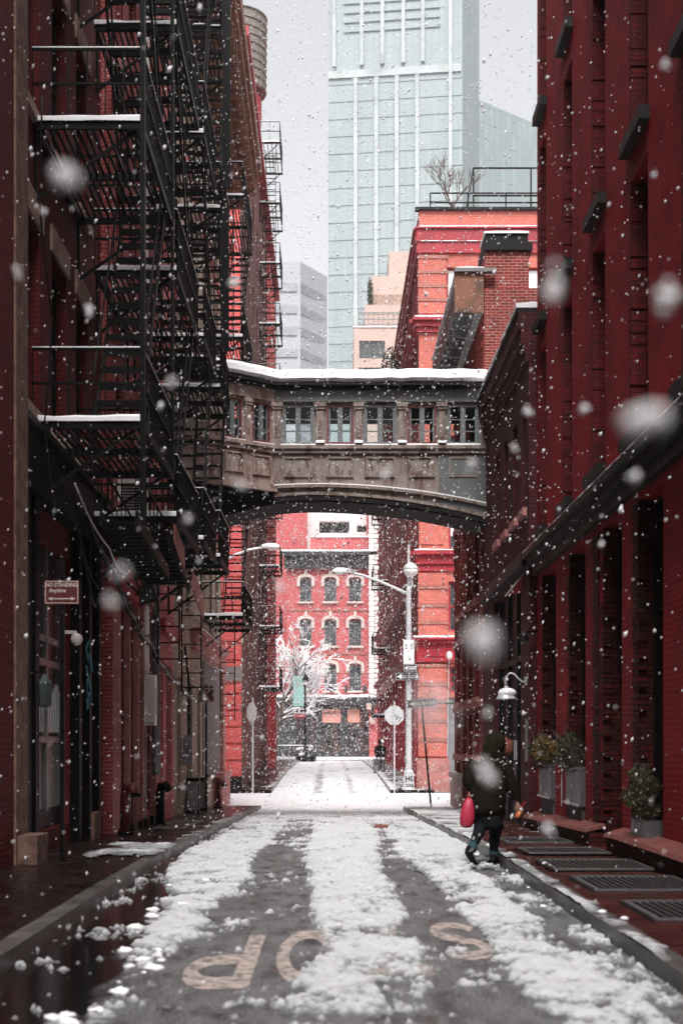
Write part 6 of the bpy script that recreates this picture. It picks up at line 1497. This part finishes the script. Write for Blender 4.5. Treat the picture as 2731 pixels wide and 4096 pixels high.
# ------------------------------------------------------------------ FALLING SNOW
def flakes():
    q = np.random.default_rng(11); V = []; Fc = []; off = 0
    base = np.array([(1,0,0),(-1,0,0),(0,1,0),(0,-1,0),(0,0,1),(0,0,-1)],float)
    bf = np.array([(0,2,4),(2,1,4),(1,3,4),(3,0,4),(2,0,5),(1,2,5),(3,1,5),(0,3,5)])
    def put(P, S):
        nonlocal off
        n = len(P); sc = S[:,None]*q.uniform(.55,1.25,(n,3))
        A = q.normal(size=(n,3,3)); Q,_ = np.linalg.qr(A)
        loc = base[None]*sc[:,None,:]; loc = np.einsum('nij,nkj->nki', Q, loc); st = q.uniform(1,1.9,n)[:,None]; loc[:,:,2] *= st; loc[:,:,0] += loc[:,:,2]*.25; loc = loc+P[:,None,:]
        V.append(loc.reshape(-1,3)); Fc.append((bf[None]+(np.arange(n)*6)[:,None,None]+off).reshape(-1,3)); off += n*6
    def vol(n, x0,x1,y0,y1,z0,z1, s0, s1):
        P = np.stack([q.uniform(x0,x1,n),q.uniform(y0,y1,n),q.uniform(z0,z1,n)],1)
        # keep the air clear of walls and ground
        k = P[:,2] > np.interp(P[:,1],GY,GZ)+.2
        P = P[k]; put(P, (s0+(s1-s0)*q.random(len(P))**1.6)*np.where(q.random(len(P))<.10,1.7,.9))
    vol(500,-3,3,4,10,-.0,6,.005,.009)
    vol(3600,-3.6,3.6,10,20,-.2,11,.006,.013)
    vol(8500,-3.5,3.5,20,34,-.4,21,.010,.016)
    vol(5500,-3.5,3.5,36,58,-.5,12,.013,.024)
    vol(1800,-3.5,3.5,36,58,12,30,.012,.02)
    vol(15000,-4.5,4.5,58,128,-.3,20,.014,.03)
    vol(1300,-4.5,4.5,58,128,20,45,.02,.03)
    vol(900,-5,25,60,170,25,90,.03,.05)
    # loose clumps close to the lens (thrown out of focus by it)
    big = []
    for (px,py,d,s) in ((152,410,1.9,.022),(1262,660,2.1,.020),(1462,968,1.5,.022),(1528,697,2.2,.020),(1106,1480,1.55,.021),(1120,1780,2.4,.018),(1452,1095,3.2,.017),(1340,940,4,.014),(205,716,5,.016),(278,1310,2.2,.012),(985,1650,1.2,.014),(1257,1910,3.4,.017),(1080,1068,4.2,.016),(540,650,5,.017),(888,1090,4.5,.015),(40,630,4.4,.016),(640,1350,4,.013),(1180,1030,5,.013),(1525,150,4,.015),(1212,945,5,.015),(100,485,5,.014),(555,1115,3.5,.012),(258,1385,2.4,.010),(430,1190,4,.012),(1120,1640,3.5,.011),(390,880,3.5,.012),(950,1480,5,.010),(1500,400,6,.012),(1380,1250,6,.013),(1010,1600,1.9,.010)):
        d *= .75; s *= .62; X = (px-760)*d/3267; Z = 1.55+(1706-py)*d/3267; big.append((X,d,Z,s))
    sp = MB()
    for i,(X,d,Z,s) in enumerate(big):
        qq = random.Random(i*7+1)
        for k in range(7): sp.ball((X+qq.gauss(0,.42)*s,d+qq.gauss(0,.3)*s,Z+qq.gauss(0,.5)*s),s*qq.uniform(.3,.62),i*9+k,1,1,1.15,10,7,.12)
    fs = []
    for f in sp.f: fs += [f] if len(f) == 3 else [(f[0],f[1],f[2]),(f[0],f[2],f[3])]
    V.append(np.array(sp.v)); Fc.append(np.array(fs)+off); off += len(sp.v)
    V_ = np.concatenate(V); F_ = np.concatenate(Fc)
    me = bpy.data.meshes.new('falling_snow'); me.from_pydata(V_.tolist(), [], F_.tolist()); me.update()
    me.polygons.foreach_set('use_smooth',[True]*len(me.polygons))
    m, nt, b = nodes('snowflake'); b.inputs['Base Color'].default_value = (.95,.95,.97,1); b.inputs['Roughness'].default_value = .6
    out = nt.nodes['Material Output']; tr = nt.nodes.new('ShaderNodeBsdfTranslucent'); tr.inputs[0].default_value = (.95,.95,.97,1); mx = nt.nodes.new('ShaderNodeMixShader'); mx.inputs[0].default_value = .35
    nt.links.new(b.outputs[0], mx.inputs[1]); nt.links.new(tr.outputs[0], mx.inputs[2]); nt.links.new(mx.outputs[0], out.inputs[0])
    me.materials.append(m); o_ = bpy.data.objects.new('falling_snow', me); col.objects.link(o_)
    tag(o_, 'snowflakes falling everywhere between the buildings', 'snow', kind='stuff')
flakes()

# ------------------------------------------------------------------ AIR, LIGHT, CAMERA
hz = MB(); hz.box(-420,420,-70,720,-3,190); h = hz.build('haze', None)
m = bpy.data.materials.new('snowy_air'); m.use_nodes = True; nt = m.node_tree; nt.nodes.clear(); out = nt.nodes.new('ShaderNodeOutputMaterial')
pv = nt.nodes.new('ShaderNodeVolumePrincipled'); pv.inputs['Color'].default_value = (.93,.95,.98,1); pv.inputs['Density'].default_value = HAZE; pv.inputs['Anisotropy'].default_value = .5
nt.links.new(pv.outputs[0], out.inputs['Volume']); h.data.materials.append(m); tag(h, 'pale snowy haze filling the air', 'haze', kind='stuff')

w = bpy.data.worlds.new('World'); scene.world = w; w.use_nodes = True; nt = w.node_tree; nt.nodes.clear()
out = nt.nodes.new('ShaderNodeOutputWorld'); bgd = nt.nodes.new('ShaderNodeBackground'); sky = nt.nodes.new('ShaderNodeTexSky'); sky.sky_type = 'NISHITA'; sky.sun_disc = False
EL, AZ = R(58), R(180+2)
sky.sun_elevation = EL; sky.sun_rotation = AZ; sky.air_density = 1.0; sky.dust_density = 4.0; sky.ozone_density = 1.0
hs = nt.nodes.new('ShaderNodeHueSaturation'); hs.inputs['Saturation'].default_value = .10
nt.links.new(sky.outputs[0], hs.inputs['Color']); nt.links.new(hs.outputs[0], bgd.inputs[0]); bgd.inputs[1].default_value = SKY; nt.links.new(bgd.outputs[0], out.inputs[0])
sd = bpy.data.lights.new('Sun','SUN'); sd.energy = SUN; sd.angle = R(25); sd.color = (1,.965,.93); so = bpy.data.objects.new('Sun', sd); col.objects.link(so)
# nishita azimuth: rotation 0 = +Y, clockwise seen from above
dirv = Vector((math.sin(AZ)*math.cos(EL), math.cos(AZ)*math.cos(EL), math.sin(EL)))
so.rotation_euler = dirv.to_track_quat('Z','Y').to_euler(); so.location = (0,0,60)

cd = bpy.data.cameras.new('Camera'); cam = bpy.data.objects.new('Camera', cd); col.objects.link(cam); scene.camera = cam
cam.location = (0,0,1.55); cam.rotation_euler = (R(90),0,0); cd.sensor_width = 36; cd.sensor_height = 36; cd.sensor_fit = 'AUTO'; cd.lens = 50
cd.shift_x = (784-760)/2352; cd.shift_y = (1706-1176)/2352; cd.clip_start = .1; cd.clip_end = 3000
cd.dof.use_dof = True; cd.dof.focus_distance = 36; cd.dof.aperture_fstop = 2.0
scene.view_settings.view_transform = 'Standard'; scene.view_settings.look = 'None'; scene.view_settings.exposure = EXPO; scene.view_settings.gamma = 1
scene.cycles.volume_step_rate = 1; scene.cycles.volume_bounces = 1; scene.cycles.max_bounces = 6
